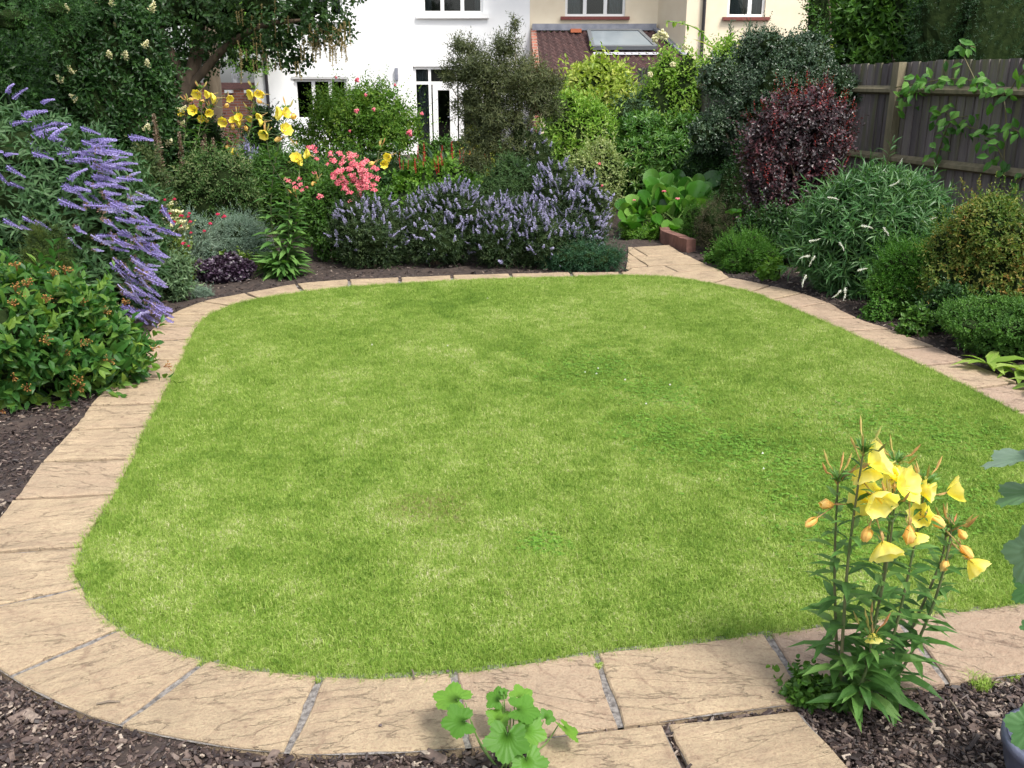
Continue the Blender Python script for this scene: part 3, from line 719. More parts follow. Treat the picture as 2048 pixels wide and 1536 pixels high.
u0, u1 = X_(586, YW), X_(692, YW)
mb = MB(); wall_holes(mb, xa, xb, GZ, TOPZ, YW, [(u0, u1, Z__(240, YW), Z__(158, YW)), (u0, u1, Z__(34, YW), Z__(-75, YW))])
mb.box((xa, YW + .3, GZ), (xa + .3, YW + 8, TOPZ)); mb.box((xb - .3, YW + .3, GZ), (xb, YH - .002, TOPZ))
a0, a1 = X_(848, YH), X_(967, YH); f0, f1 = X_(826, YH), X_(1002, YH); ftop = Z__(133, YH)
mb.box((xb, YH, GZ), (f0, YH + .3, TOPZ)); mb.box((f1, YH, GZ), (xc, YH + .3, TOPZ))
mb.box((f0, YH, ftop), (a0, YH + .3, TOPZ)); mb.box((a0, YH, ftop), (a1, YH + .3, Z__(27, YH))); mb.box((a0, YH, Z__(-90, YH)), (a1, YH + .3, TOPZ)); mb.box((a1, YH, ftop), (f1, YH + .3, TOPZ))
mb.build('wall', RENDER_W, wh)
mb = MB(); mb.box((xa + .3, YH + 2.5, GZ), (xc, YH + 2.6, TOPZ)); mb.box((xa + .3, YH + .31, 2.35), (xc - .05, YH + 2.5, 2.45)); mb.box((xa + .3, YH + .3, GZ - .02), (xc, YH + 2.6, GZ + .02)); mb.build('interior', ROOM, wh)
win(wh, u0, u1, Z__(240, YW), Z__(158, YW), YW, [.36, .68], curtain=False)
win(wh, u0, u1, Z__(34, YW), Z__(-75, YW), YW, [.4, .75], curtain=.12, sill=WHITE)
win(wh, a0, a1, Z__(27, YH), Z__(-90, YH), YH, [.33, .66], curtain=.14, sill=WHITE, over=.16)
mb = MB(); mb.box((u0 - .05, YW - .03, Z__(158, YW)), (u1 + .05, YW + .05, Z__(158, YW) + .07)); mb.build('lintel', simple('lintel_grey', (.45, .45, .45), .7), wh)
# french doors with side lights and a transom
mb = MB(); zt = Z__(166, YH); fw = .075; y0 = YH + .08; y1 = YH + .15
mb.box((f0, y0, ftop - fw), (f1, y1, ftop)); mb.box((f0, y0, zt - .04), (f1, y1, zt + .04))
for x in (f0, X_(856, YH), X_(908, YH), X_(962, YH), f1 - fw): mb.box((x, y0 - .004, GZ), (x + fw, y1 - .004, zt - .04)); mb.box((x, y0 - .004, zt + .04), (x + fw, y1 - .004, ftop - fw))
fd = mb.build('door_frame', WHITE, wh)
mb = MB(); mb.box((f0 + .02, YH + .11, GZ), (f1 - .02, YH + .115, ftop - .02)); mb.build('pane', GLASSC, fd)
for a, b in ((860, 908), (912, 962)):
    p0, p1 = X_(a, YH) + .06, X_(b, YH); z1 = zt - .045; mb = MB(); y0_ = y0 - .02
    for q in ((p0, p0 + .14), (p1 - .14, p1)): mb.box((q[0], y0_, GZ + .05), (q[1], y0_ + .05, z1))
    mb.box((p0 + .14, y0_, z1 - .15), (p1 - .14, y0_ + .05, z1)); mb.box((p0 + .14, y0_, GZ + .05), (p1 - .14, y0_ + .05, GZ + .3))
    dr = mb.build('door', WHITE, wh); mb = MB(); mb.tube([(p1 - .06, y0_ - .05, .75), (p1 - .20, y0_ - .05, .75)], .012); mb.tube([(p1 - .06, y0_, .75), (p1 - .06, y0_ - .055, .75)], .012); mb.build('handle', LEAD, dr)
cb_ = MB(); N = 20; xs_ = np.linspace(f0 + .08, X_(854, YH), N); ys_ = YH + .3 + .03 * np.sin(np.arange(N) * 1.7)
cb_.add(np.concatenate([np.column_stack([xs_, ys_, np.full(N, GZ + .3)]), np.column_stack([xs_, ys_, np.full(N, ftop)])]), np.array([(i, i + 1, N + i + 1, N + i) for i in range(N - 1)])); cb_.build('curtain', CURT, wh)
mb = MB(); p = P(532, 150, YW - .08); mb.tube([(p[0], p[1], GZ), (p[0], p[1], TOPZ)], .045, 10); 
for z in (.5, 2.2, 4): mb.tube([(p[0], p[1], z), (p[0], p[1], z + .08)], .058, 10)
mb.build('drainpipe', PIPE, wh, smooth=False)
mb = MB(); c = P(797, 148, YW - .1); mb.box((c[0] - .10, c[1], c[2] - .16), (c[0] - .02, c[1] + .098, c[2] + .16)); mb.build('wall_lamp', LEAD, wh)
roof_block(wh, xa, xc, YW, TOPZ)

# right house: cream facade, splayed return wall, wing, tiled lean-to with roof window
YK = 26.2
kh = thing('cream_house', 'cream rendered house with red window sills and tiled lean-to roof', 'house', (X_(1200, YH), YH, GZ))
xd, xe, xf = X_(1310, YH), X_(1366, YK), X_(1606, YK)
b0, b1 = X_(1128, YH), X_(1246, YH); zb_, zt_ = Z__(33, YH), Z__(-75, YH)
mb = MB(); wall_holes(mb, xc + .002, xd, GZ, TOPZ, YH, [(b0, b1, zb_, zt_)])
c0_, c1_ = X_(1446, YK), X_(1520, YK); zc0, zc1 = Z__(34, YK), Z__(-70, YK)
wall_holes(mb, xe, xf, GZ, TOPZ, YK, [(c0_, c1_, zc0, zc1)])
mb.add([(xd, YH + .0, GZ), (xe, YK, GZ), (xe, YK + .3, GZ), (xd, YH + .3, GZ), (xd, YH + .0, TOPZ), (xe, YK, TOPZ), (xe, YK + .3, TOPZ), (xd, YH + .3, TOPZ)], [(0, 1, 5, 4), (2, 3, 7, 6), (4, 5, 6, 7)])
mb.box((xf - .3, YK + .3, GZ), (xf, YK + 9, TOPZ)); mb.build('wall', RENDER_K, kh)
mb = MB(); mb.box((xc + .05, YH + 2.6, GZ), (xf - .3, YH + 2.7, TOPZ)); mb.build('interior', ROOM, kh)
win(kh, b0, b1, zb_, zt_, YH, [.33, .67], curtain=.26, sill=REDT, blind=.44)
win(kh, c0_, c1_, zc0, zc1, YK, [.6], curtain=.45, sill=REDT)
mb = MB(); p = P(1406, 60, YK - .07); mb.tube([(p[0], p[1], GZ), (p[0], p[1], TOPZ)], .045, 10); mb.build('drainpipe', PIPE, kh)
roof_block(kh, xc, xf, YK, TOPZ)
# lean-to: roof surface with courses and rolls of interlocking tiles
A_ = P(1068, 62, YH - .04); B_ = P(1308, 62, YH - .04); C_ = P(1412, 158, 25.0); D_ = P(1076, 158, 25.0)
C_[2] = D_[2]; rows, cols = 13, 20; mb = MB()
sub = 6; us = np.linspace(0, 1, cols * sub + 1)
for rI in range(rows):
    t0, t1 = rI / rows, (rI + 1.12) / rows
    l0, l1 = A_ + (D_ - A_) * t0, A_ + (D_ - A_) * t1; r0, r1 = B_ + (C_ - B_) * t0, B_ + (C_ - B_) * t1
    top = l0[None] + (r0 - l0)[None] * us[:, None]; bot = l1[None] + (r1 - l1)[None] * us[:, None]
    wv_ = .032 * np.sin(us * cols * 2 * pi) ; jt = rng.normal(0, .004, len(us))
    top = top + np.array((0, 0, 1)) * (wv_ + .0)[:, None]; bot = bot + np.array((0, -.01, 1)) * (wv_ + .045 + jt)[:, None]
    bl = bot - np.array((0, 0, .05))
    N = len(us); rr_ = np.repeat(rng.uniform(0, 1, cols + 1), sub)[:N]
    mb.add(np.concatenate([top, bot, bl]), np.concatenate([np.array([(i, N + i, N + i + 1, i + 1) for i in range(N - 1)]), np.array([(N + i, 2 * N + i, 2 * N + i + 1, N + i + 1) for i in range(N - 1)])]), np.tile(rr_, 3))
rf = mb.build('lean_to_roof', TILE, kh)
mb = MB(); mb.beam(A_ + (-.05, -.03, .10), B_ + (.05, -.03, .10), .14, .17); mb.beam(B_ + (.03, -.05, .06), C_ + (.05, 0, .08), .16, .05); mb.build('flashing', LEAD, rf)
mb = MB(); mb.add([(A_[0] - .09, A_[1], GZ), (D_[0] - .09, D_[1], GZ), (D_[0] + .06, D_[1], GZ), (A_[0] + .06, A_[1], GZ), A_ + (-.09, 0, .06), D_ + (-.09, 0, .08), D_ + (.06, 0, .08), A_ + (.06, 0, .06)], [(0, 1, 5, 4), (1, 2, 6, 5), (2, 3, 7, 6), (4, 5, 6, 7)])
mb.build('gable_wall', BRICK, kh)
mb = MB(); mb.box((D_[0] + .07, D_[1] + .15, GZ), (C_[0] - .1, D_[1] + .35, D_[2] - .05)); mb.build('lean_to_wall', RENDER_K, kh)
def on_roof(u, t, h=.08):
    l = A_ + (D_ - A_) * t; r = B_ + (C_ - B_) * t; p = l + (r - l) * u; return p + np.array((0, -.35, .93)) * h
q = [on_roof(.43, .12, .14), on_roof(.83, .12, .14), on_roof(.845, .47, .14), on_roof(.40, .47, .14)]
mb = MB(); 
for i in range(4): mb.beam(q[i], q[(i + 1) % 4], .10, .10, up=(0, -.35, .93))
sk = mb.build('skylight', simple('skylight_frame', (.14, .15, .16), .4), kh)
mb = MB(); e_ = np.array((0, -.35, .93)) * .03; mb.add([p + e_ for p in q], [(0, 3, 2, 1)]); mb.build('pane', simple('sky_glass', (.24, .27, .29), .12, (.16, .19, .21), .8), sk)
mb = MB(); mb.add([on_roof(.40, .50, .05), on_roof(.85, .50, .05), on_roof(.86, .56, .06), on_roof(.39, .56, .06)], [(0, 3, 2, 1)]); mb.build('apron', simple('apron_lead', (.42, .42, .46), .5), sk)
mb = MB(); o_ = on_roof(.34, .05, .1); mb.box(o_ - (.15, .10, .08), o_ + (.15, .1, .02)); mb.build('vent_tile', ORANGE, rf)

# brick garden wall with pale copings, left of the white house
bw = thing('brick_wall', 'red brick garden wall joining the left side of the white house', 'wall', (X_(470, 27.3), 27.3, GZ))
mb = MB(); zt = Z__(178, 27.3); mb.box((X_(330, 27.3), 27.3, GZ), (xa - .01, 27.6, zt)); mb.build('brickwork', BRICK, bw)
mb = MB(); mb.box((X_(330, 27.3) - .01, 27.26, zt + .002), (xa - .01, 27.64, zt + .17)); mb.build('coping', simple('coping_brick', (.10, .05, .05), .8, (.17, .08, .07), 30), bw)
mb = MB(); 
for a, b in ((447, 462), (486, 508)): mb.box((X_(a, 27.2), 27.14, Z__(186, 27.2)), (X_(b, 27.2), 27.3, Z__(180, 27.2)))
mb.build('ledge', WHITE, bw)

# ---------------------------------------------------------------- right fence (closeboard)
m, n, out = base_mat('fence_wood'); FW = m
at = n.nodes.new('ShaderNodeAttribute'); at.attribute_name = 'r'; geo = n.nodes.new('ShaderNodeNewGeometry'); pos = geo.outputs['Position']
mp = n.nodes.new('ShaderNodeMapping'); mp.inputs['Scale'].default_value = (9, 9, .7); n.links.new(pos, mp.inputs[0])
cx = n.nodes.new('ShaderNodeCombineXYZ'); n.links.new(mathn(n, 'MULTIPLY', at.outputs['Fac'], 50.), cx.inputs[0]); va = n.nodes.new('ShaderNodeVectorMath'); n.links.new(mp.outputs[0], va.inputs[0]); n.links.new(cx.outputs[0], va.inputs[1])
ns = noise(n, 2.2, 6, va.outputs[0], .7); c = ramp(n, [D(.055, .046, .050), D(.13, .11, .11), D(.23, .20, .195)], [.25, .5, .75])
n.links.new(mathn(n, 'ADD', mathn(n, 'MULTIPLY', ns.outputs[0], .75), mathn(n, 'MULTIPLY', at.outputs['Fac'], .25)), c.inputs[0])
sx = n.nodes.new('ShaderNodeSeparateXYZ'); n.links.new(pos, sx.inputs[0])
alg = noise(n, 1.6, 5, va.outputs[0]); al = mathn(n, 'MULTIPLY', maprange(n, alg.outputs[0], .45, .65), maprange(n, sx.outputs[2], .8, 2.0, .25, .8))
cc = mixc(n, al, c.outputs[0], (.13, .14, .045)); p_ = n.nodes.new('ShaderNodeBsdfPrincipled'); p_.inputs['Roughness'].default_value = .85; n.links.new(cc, p_.inputs[0])
b_ = n.nodes.new('ShaderNodeBump'); b_.inputs['Strength'].default_value = .7; b_.inputs['Distance'].default_value = .008; n.links.new(ns.outputs[0], b_.inputs['Height']); n.links.new(b_.outputs[0], p_.inputs['Normal']); n.links.new(p_.outputs[0], out.inputs[0])
FPOST = simple('fence_post', (.12, .11, .06), .85, (.24, .20, .13), 5, .6, 60, stretch=(3, 3, .6))
def fence(name, label, p0, p1, post_at, H, side, rails, bw=.125, post=.10, mat=None, pm=None):
    """p0->p1 ground line; side = unit vector towards the viewer's garden"""
    p0 = np.array(p0, float); p1 = np.array(p1, float); d = nrm(p1 - p0); L = np.linalg.norm(p1 - p0); side = np.array(side, float)
    t = thing(name, label, 'fence', (*p0, 0))
    mb = MB(); k = int(L / bw)
    for i in range(k):
        a = p0 + d * i * bw; b = a + d * (bw + .02); hz = H + rng.normal(0, .006) + .012 * sin(i * .21)
        o1 = side * .004; o2 = side * .022; bk = -side * .012
        pts = [a + o2, b + o1, b + bk, a + bk + side * .01]
        v = [(*q, -.05) for q in pts] + [(*q, hz) for q in pts]
        mb.add(v, [(0, 1, 5, 4), (1, 2, 6, 5), (2, 3, 7, 6), (3, 0, 4, 7), (4, 5, 6, 7)], rng.uniform())
    mb.build('boards', mat or FW, t)
    for z in rails:
        mb = MB(); a = p0 + side * .055; b = p1 + side * .055
        a3, b3 = np.array((*a, z)), np.array((*b, z)); s3 = np.array((*side, 0))
        v = []
        for c in (a3, b3): v += [c - s3 * .03 + (0, 0, -.05), c + s3 * .035 + (0, 0, -.025), c + s3 * .035 + (0, 0, .01), c - s3 * .03 + (0, 0, .045)]
        mb.add(v, [(0, 1, 5, 4), (1, 2, 6, 5), (2, 3, 7, 6), (0, 3, 2, 1), (4, 5, 6, 7)]); mb.build('rail', pm or FPOST, t)
    for s in post_at:
        c = p0 + d * s + side * .075; mb = MB(); lean = rng.normal(0, .006)
        mb.beam((*c, -.1), (*(c + d * lean), H + .0), post, post * .95, up=(side[0], side[1], 0)); mb.build('post', pm or FPOST, t)
    return t
seed(41)
fd_ = nrm(np.array((-.29, 1.))); fs_ = np.array((-fd_[1], fd_[0])); f0_ = np.array((4.3, 10.7)) - fd_ * 9.5
fence('timber_fence', 'tall weathered closeboard fence along the right side of the garden', f0_, f0_ + fd_ * 16.8, [.5, 3.5, 6.5, 9.5, 12.5, 15.5], 1.97, fs_, [.22, .95, 1.68])
lf0 = np.array((-7.3, 9.)); ld_ = nrm(np.array((.06, 1.))); fence('panel_fence', 'low dark timber fence behind the left flower border', lf0, lf0 + ld_ * 9, [0, 3, 6, 8.9], 1.5, np.array((ld_[1], -ld_[0])), [.3, 1.3])

# low brick edging by the path junction
be = thing('brick_edging', 'low mossy red brick edging at the corner of the path junction', 'edging', (*G(1360, 490)[:2], 0))
a = G(1330, 486)[:2]; b = G(1382, 506)[:2]; mb = MB(); dd_ = b - a; L = np.linalg.norm(dd_); dd_ = dd_ / L; k = 6
for i in range(k):
    p = a + dd_ * (L * i / k); q = a + dd_ * (L * (i + .95) / k); mb.beam((*p, .07), (*q, .07), .11, .15 + rng.normal(0, .004), rng.uniform())
c_ = G(1322, 464)[:2]; 
for i in range(3):
    p = a + (c_ - a) * (i / 3 + .02) ; q = a + (c_ - a) * ((i + .95) / 3); mb.beam((*p, .07), (*q, .07), .11, .15, rng.uniform())
mb.build('bricks', simple('old_brick', (.13, .06, .045), .9, (.26, .13, .10), 14, .8, 60, useR=True), be)
# ---------------------------------------------------------------- flower colours and templates
VIO = leafmat('violet_petal', [D(.15, .12, .36), D(.32, .27, .60), D(.54, .49, .79)], .6, .2, .2)
LIL = leafmat('lilac_petal', [D(.20, .18, .42), D(.38, .35, .62), D(.60, .57, .82)], .6, .2, .2)
YEL = leafmat('yellow_petal', [D(.80, .50, .03), D(.88, .70, .05), D(.92, .82, .22)], .55, .35, .2)
YELP = leafmat('pale_yellow_petal', [D(.86, .66, .08), D(.92, .80, .16), D(.95, .88, .40)], .6, .5, .2, 30)
ORA = leafmat('faded_orange_petal', [D(.80, .30, .10), D(.88, .55, .16), D(.90, .74, .32)], .6, .35, .2, 30)
PINK = leafmat('pink_petal', [D(.60, .08, .14), D(.80, .20, .26), D(.90, .45, .48)], .6, .25, .2)
CRIM = leafmat('crimson_petal', [D(.22, .01, .03), D(.42, .02, .06), D(.60, .05, .14)], .6, .2, .2)
CREAM = leafmat('cream_flower', [D(.45, .46, .20), D(.70, .66, .42), D(.85, .82, .62)], .6, .25, .2)
WHI = leafmat('white_flower', [D(.55, .55, .50), D(.75, .75, .72), D(.85, .85, .84)], .6, .2, .2)
DRY = leafmat('dry_seed', [D(.12, .08, .055), D(.26, .19, .14), D(.42, .34, .27)], .85, .1, .1)
REDS = leafmat('red_spike', [D(.28, .01, .02), D(.50, .03, .04), D(.62, .10, .08)], .6, .15, .2)

def spike_mesh(name, mat, L, rad, nf, fl, curve=.25, dead=0.0, mat2=None, taper=.8):
    """flower spike of many tiny florets along a curved axis (+Z at its base)"""
    mb = MB(); t = rng.uniform(0, 1, nf) ** .85; a = rng.uniform(0, 2 * pi, nf)
    rr = rad * (1 - t * taper) * rng.uniform(.7, 1.1, nf) 
    z = t * L * (1 - .15 * curve * t); x0 = curve * L * t ** 2 * .6
    pos = np.column_stack([np.cos(a) * rr * .45 + x0, np.sin(a) * rr * .45, z])
    d = np.column_stack([np.cos(a), np.sin(a), rng.uniform(.1, .8, nf)])
    isd = t < dead
    for q, mi in ((~isd, 0), (isd, 1)):
        if q.sum(): put_leaves(mb, 'simple', pos[q], d[q], np.array((0, 0, 1.)) + rng.normal(0, .4, (q.sum(), 3)), rr[q] * .75 + fl * .4, fl, np.clip(.2 + .5 * t[q] + rng.normal(0, .2, q.sum()), 0, 1), mi)
    zz = np.linspace(0, 1, 6); mb.tube(np.column_stack([curve * L * zz ** 2 * .6, zz * 0, zz * L * .97 * (1 - .15 * curve * zz)]), np.linspace(rad * .30, rad * .1, 6), 5, .4, 0)
    o = mb.build(name, [mat, mat2 or DRY]); me = o.data; bpy.data.objects.remove(o); return me
def petal_surface(mb, phi, axis_pts, r, half, fold=0., ruffle=.06, nu=7, m=0):
    """petal = part of a surface of revolution: axis_pts [(radius, height)...]"""
    nv = len(axis_pts); v = []
    for j, (ra, h) in enumerate(axis_pts):
        t = j / (nv - 1)
        for i in range(nu):
            u = -1 + 2 * i / (nu - 1); tt = t * (1 - .16 * u ** 4 + .05 * (abs(u) > .0) * (1 - abs(u)) * -1 * t)
            k = tt * (nv - 1); k0 = min(int(k), nv - 2); fr = k - k0
            R_ = axis_pts[k0][0] * (1 - fr) + axis_pts[k0 + 1][0] * fr; H_ = axis_pts[k0][1] * (1 - fr) + axis_pts[k0 + 1][1] * fr
            hw = half * (.35 + .65 * sin(min(1, t * 1.25) * pi / 2)); an = phi + u * hw
            R_ *= 1 + ruffle * sin(u * 7 + phi * 3) * t + rng.normal(0, .015)
            v.append((cos(an) * R_, sin(an) * R_, H_ + ruffle * .4 * R_ * cos(u * 6 + phi) * t))
    f = [(j * nu + i, j * nu + i + 1, (j + 1) * nu + i + 1, (j + 1) * nu + i) for j in range(nv - 1) for i in range(nu - 1)]
    mb.add(v, f, np.clip(np.repeat(np.linspace(.35, .95, nv), nu) + rng.normal(0, .06, nv * nu), 0, 1), m)
def cup_flower(name, s, openness=1.0, mat=None):
    """evening primrose bloom: four broad overlapping petals, +Z is the opening"""
    mb = MB(); o = openness
    prof = [(.03, 0), (.12 + .12 * o, .12), (.20 + .24 * o, .26), (.26 + .34 * o, .42), (.29 + .40 * o, .56), (.28 + .48 * o, .66)]
    for k in range(4): petal_surface(mb, k * pi / 2 + rng.normal(0, .08), [((a + .01 * (k % 2)) * s, b * s * rng.uniform(.93, 1.06)) for a, b in prof], s, .92, ruffle=.13)
    for k in range(6):
        a = rng.uniform(0, 6.3); mb.tube([(0, 0, .02 * s), (cos(a) * .1 * s, sin(a) * .1 * s, .35 * s), (cos(a) * .13 * s, sin(a) * .13 * s, .45 * s)], .012 * s, 3, .1)
    return template(mb, name, mat or YELP, True)
def wilt_flower(name, s, mat=None):
    mb = MB()
    prof = [(.04, 0), (.13, .12), (.22, .30), (.26, .50), (.20, .70), (.13, .82), (.09, .88)]
    for k in range(5): petal_surface(mb, k * 1.26 + rng.normal(0, .2), [(a * s * rng.uniform(.8, 1.2), b * s * rng.uniform(.9, 1.05)) for a, b in prof], s, .8, ruffle=.22, nu=6)
    return template(mb, name, mat or ORA, True)
def calyx_mesh(name, s, mat):
    mb = MB(); mb.tube([(0, 0, -.95 * s), (.01 * s, 0, -.5 * s), (0, 0, 0), (0, 0, .08 * s)], [.030 * s, .035 * s, .055 * s, .07 * s], 6, .5)
    mb.tube([(0, 0, -1.25 * s), (0, 0, -.95 * s)], [.055 * s, .06 * s], 6, .2)
    for k in range(3):
        a = rng.uniform(0, 6.3); d = np.array([[cos(a) * .5, sin(a) * .5, -.8]]); put_leaves(mb, 'lance', np.array([[cos(a) * .05 * s, sin(a) * .05 * s, 0]]), d, np.array([[cos(a), sin(a), .2]]), .5 * s, .1 * s, np.array([.6]))
    return template(mb, name, mat)
seed(51)
CALM = leafmat('calyx', [D(.20, .22, .05), D(.50, .34, .14), D(.62, .36, .22)], .6, .2, .2)
OPEN = [cup_flower('flower', .068, o) for o in (.9, .7, .55)]; WILT = [wilt_flower('flower', .058) for _ in range(3)]; CAL = calyx_mesh('calyx', .05, CALM)
OPENB = [cup_flower('flower', .088, o, YEL) for o in (.9, .65, .5)]; WILTB = [wilt_flower('flower', .09) for _ in range(2)]; CALB = calyx_mesh('calyx', .08, CALM)
def child(name, me, parent, M, label=None):
    from mathutils import Matrix
    o = bpy.data.objects.new(name, me); COL.objects.link(o); o.parent = parent
    if parent.type == 'EMPTY' or True:
        M = M.copy()
        if parent.parent is None: M[:3, 3] -= np.array(parent.location)
        o.matrix_local = Matrix(M.tolist())
    if label: o['label'] = label
    return o
def sub(name, me, parent):
    o = bpy.data.objects.new(name, me); COL.objects.link(o); o.parent = parent; return o

# ---------------------------------------------------------------- trees behind and beside the garden
LARGE = dict(stem=BARK)
seed(61)
def bigtree(name, label, trunk, ells, leaf, mat, n, k, L, tilt=55, group=None, limbs=None, bark=None, cs=.5, **kw):
    """trunk: list of (point, radius); ells: list of (centre, radii)"""
    t = thing(name, label, 'tree', (trunk[0][0][0], trunk[0][0][1], trunk[0][0][2]), 0, group)
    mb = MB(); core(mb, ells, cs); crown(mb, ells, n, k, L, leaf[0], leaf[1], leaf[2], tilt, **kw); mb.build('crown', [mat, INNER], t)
    tb = MB(); pts = catmull([p for p, r in trunk], 4); pts = np.concatenate([s_[:-1] for s_ in pts] + [pts[-1][-1:]]); rr = np.interp(np.linspace(0, 1, len(pts)), np.linspace(0, 1, len(trunk)), [r for p, r in trunk])
    tb.tube(pts, rr, 12, .5, jit=.06); tb.build('trunk', bark or BARK, t, smooth=True)
    for lm in limbs or []:
        lb_ = MB(); ps = catmull([p for p, r in lm], 4); ps = np.concatenate([s_[:-1] for s_ in ps] + [ps[-1][-1:]]); rr = np.interp(np.linspace(0, 1, len(ps)), np.linspace(0, 1, len(lm)), [r for p, r in lm])
        lb_.tube(ps, rr, 8, .5, jit=.05); lb_.build('limb', bark or BARK, t, smooth=True)
    return t
# big dark oak-like tree with two trunks and hanging seed bunches, left of the house
def ground(p): p = np.array(p, float); p[2] = 0; return p
tp = [(ground(P(346, 300, 13.2)), .13), (P(352, 240, 13.2), .12), (P(372, 180, 13.3), .10), (P(392, 110, 13.5), .09), (P(402, 20, 13.6), .08), (P(440, -80, 13.6), .07)]
E = [(P(330, 20, 13.5), (1.3, 1.2, .75)), (P(250, 130, 13.8), (1.0, .9, .6)), (P(420, 20, 13.6), (1.1, 1.0, .75)), (P(520, 10, 13.4), (.9, .9, .55)), (P(600, 30, 13.2), (.75, .7, .40)), (P(655, 60, 13.1), (.40, .4, .22)),
     (P(560, 90, 13.2), (.40, .4, .30)), (P(590, 120, 13.2), (.25, .3, .20)), (P(320, 120, 14), (.9, .8, .5)), (P(300, -140, 13.5), (1.6, 1.3, 1.0)), (P(500, -150, 13.4), (1.5, 1.3, .9)), (P(640, -60, 13.2), (.8, .8, .5)), (P(480, 60, 13.2), (.35, .3, .22))]
bt = bigtree('broadleaf_tree', 'dark green tree with leaning brown trunk and hanging pale seed bunches', tp, E, ('ovate', .070, .042), leafmat('tree_leaf', [D(.012, .035, .010), D(.03, .075, .02), D(.08, .16, .035)], .45, .3, .35), 4300, 6, .16, 60,
   limbs=[[(P(374, 182, 13.3), .06), (P(428, 118, 13.3), .055), (P(470, 80, 13.2), .045), (P(530, 50, 13.1), .04), (P(610, 40, 13.0), .02)], [(P(376, 180, 13.3), .08), (P(340, 100, 13.4), .06), (P(300, 10, 13.5), .04)]], upw=.1, rnd=.7, inner=.5, droop=.25, cs=.28)
sm = spike_mesh('seed_bunch', leafmat('seed_pale', [D(.16, .14, .05), D(.34, .27, .13), D(.45, .40, .22)], .8, .3, .1), .20, .022, 26, .018, .1)
sp = []
for _ in range(95):
    x = rng.choice([rng.uniform(640, 700), rng.uniform(600, 660), rng.uniform(470, 560), rng.uniform(560, 690)]); y = rng.uniform(40, 95) if x > 600 else rng.uniform(0, 130)
    sp.append(M4(P(x, y, 12.9), (rng.normal(0, .08), rng.normal(0, .08), -1), rng.uniform(.7, 1.4)))
parts(bt, 'seed_bunch', [sm], sp)
tp = [(ground(P(432, 330, 16)), .16), (P(430, 250, 16), .14), (P(424, 150, 16), .13), (P(418, 60, 16), .12), (P(412, -60, 16), .11)]
bigtree('tall_tree', 'tall tree with a thick straight pale brown trunk in front of the brick wall', tp, [(P(420, -170, 16), (2.2, 2, .9)), (P(520, -190, 16), (1.6, 1.5, .9))], ('ovate', .08, .05), GREEN_D, 1500, 5, .2, bark=simple('bark_tan', (.16, .12, .08), .9, (.30, .24, .17), 7, .6, 40, stretch=(1, 1, .2)), rnd=.6)
tp = [(ground(P(472, 300, 28.5)), .12), (P(472, 165, 28.5), .11), (P(463, 90, 28.5), .10), (P(470, -60, 24.5), .1)]
bigtree('birch_tree', 'silver birch with a slim white trunk above the brick wall', tp, [(P(495, 60, 26), (1.3, .8, 1.1)), (P(455, 30, 25.5), (1.3, .8, 1.2)), (P(500, 130, 26.4), (.6, .4, .35))], ('simple', .07, .05), GREEN_B, 900, 5, .2, bark=simple('birch_bark', (.55, .55, .56), .7, (.20, .2, .2), 7), droop=.4, rnd=.6)
# conifer and shrubs filling the far left
seed(62)
tp = [(ground(P(-60, 400, 9.4)), .2), (P(-60, 100, 9.4), .16), (P(-60, -250, 9.4), .1)]
E = [(P(-60, -60, 9.4), (1.2, 1.1, .9)), (P(80, -60, 9.6), (.9, .9, .5)), (P(180, -40, 9.6), (.6, .6, .28)), (P(20, 40, 9.2), (.6, .6, .35)), (P(110, 20, 9.3), (.4, .4, .25)), (P(-80, 150, 9.4), (.9, .8, .7)), (P(60, -250, 9.5), (1.5, 1.3, .7))]
bigtree('conifer_tree', 'dark conifer with feathery drooping sprays overhanging the top left corner', tp, E, ('needle', .028, .006), leafmat('yew', [D(.012, .045, .012), D(.03, .09, .018), D(.08, .18, .03)], .5, .2), 2600, 26, .34, 68, upw=-.35, rnd=.45, inner=.3, bunch=.05, cs=.25)
bt, E, p, q, c, rad = shrub('privet_shrub', 'large dark privet shrub with pale cream flower sprays behind the buddleia', 'shrub', (30, 318, -160, 290), Y=11.2, leaf=('ovate', .085, .038), mat=GREEN_D, n=4200, k=7, L=.18, tilt=65, lumps=14, amt=.38, rnd=.5, inner=.3, upw=.15, nst=14, sr=.03, dep=.7)
cm = spike_mesh('flower_spray', CREAM, .13, .045, 50, .016, .1)
pick = [i for i in range(len(p)) if q[i][1] < -.2][:600]
parts(bt, 'flower_spray', [cm], [M4(p[i] + q[i] * .08, q[i] + (0, 0, .6), rng.uniform(.6, 1.2)) for i in rng.choice([i for i in pick if P(1, 1, 1) is not None and p[i][0] > P(110, 0, 11)[0]], 42, replace=False)])
shrub('laurel_hedge', 'dark leafy evergreen hedge closing the far left side behind the privet', 'hedge', (-500, 300, -330, 330), Y=14.6, leaf=('ovate', .14, .06), mat=GREEN_D, n=8000, k=5, L=.22, lumps=20, amt=.35, inner=.2, nst=12, sr=.04, dep=.35)
shrub('laurel_hedge', 'dark evergreen mass filling the left edge above the buddleia', 'hedge', (-420, 60, -60, 330), Y=9.9, leaf=('ovate', .12, .05), mat=GREEN_D, n=3600, k=6, L=.2, lumps=12, amt=.38, inner=.2, nst=12, sr=.04, dep=.6)
shrub('ivy_mound', 'low dark leafy shrub at the foot of the trees behind the dried flower spikes', 'shrub', (150, 300, 190, 330), Y=13.2, leaf=('ovate', .06, .04), mat=GREEN_M, n=900, k=5, L=.12, dep=.6)
shrub('background_shrub', 'dark shrub in front of the drainpipe and brick wall', 'shrub', (455, 560, 195, 330), Y=15.5, leaf=('ovate', .05, .03), mat=GREEN_D, n=900, k=5, L=.12, dep=.6)
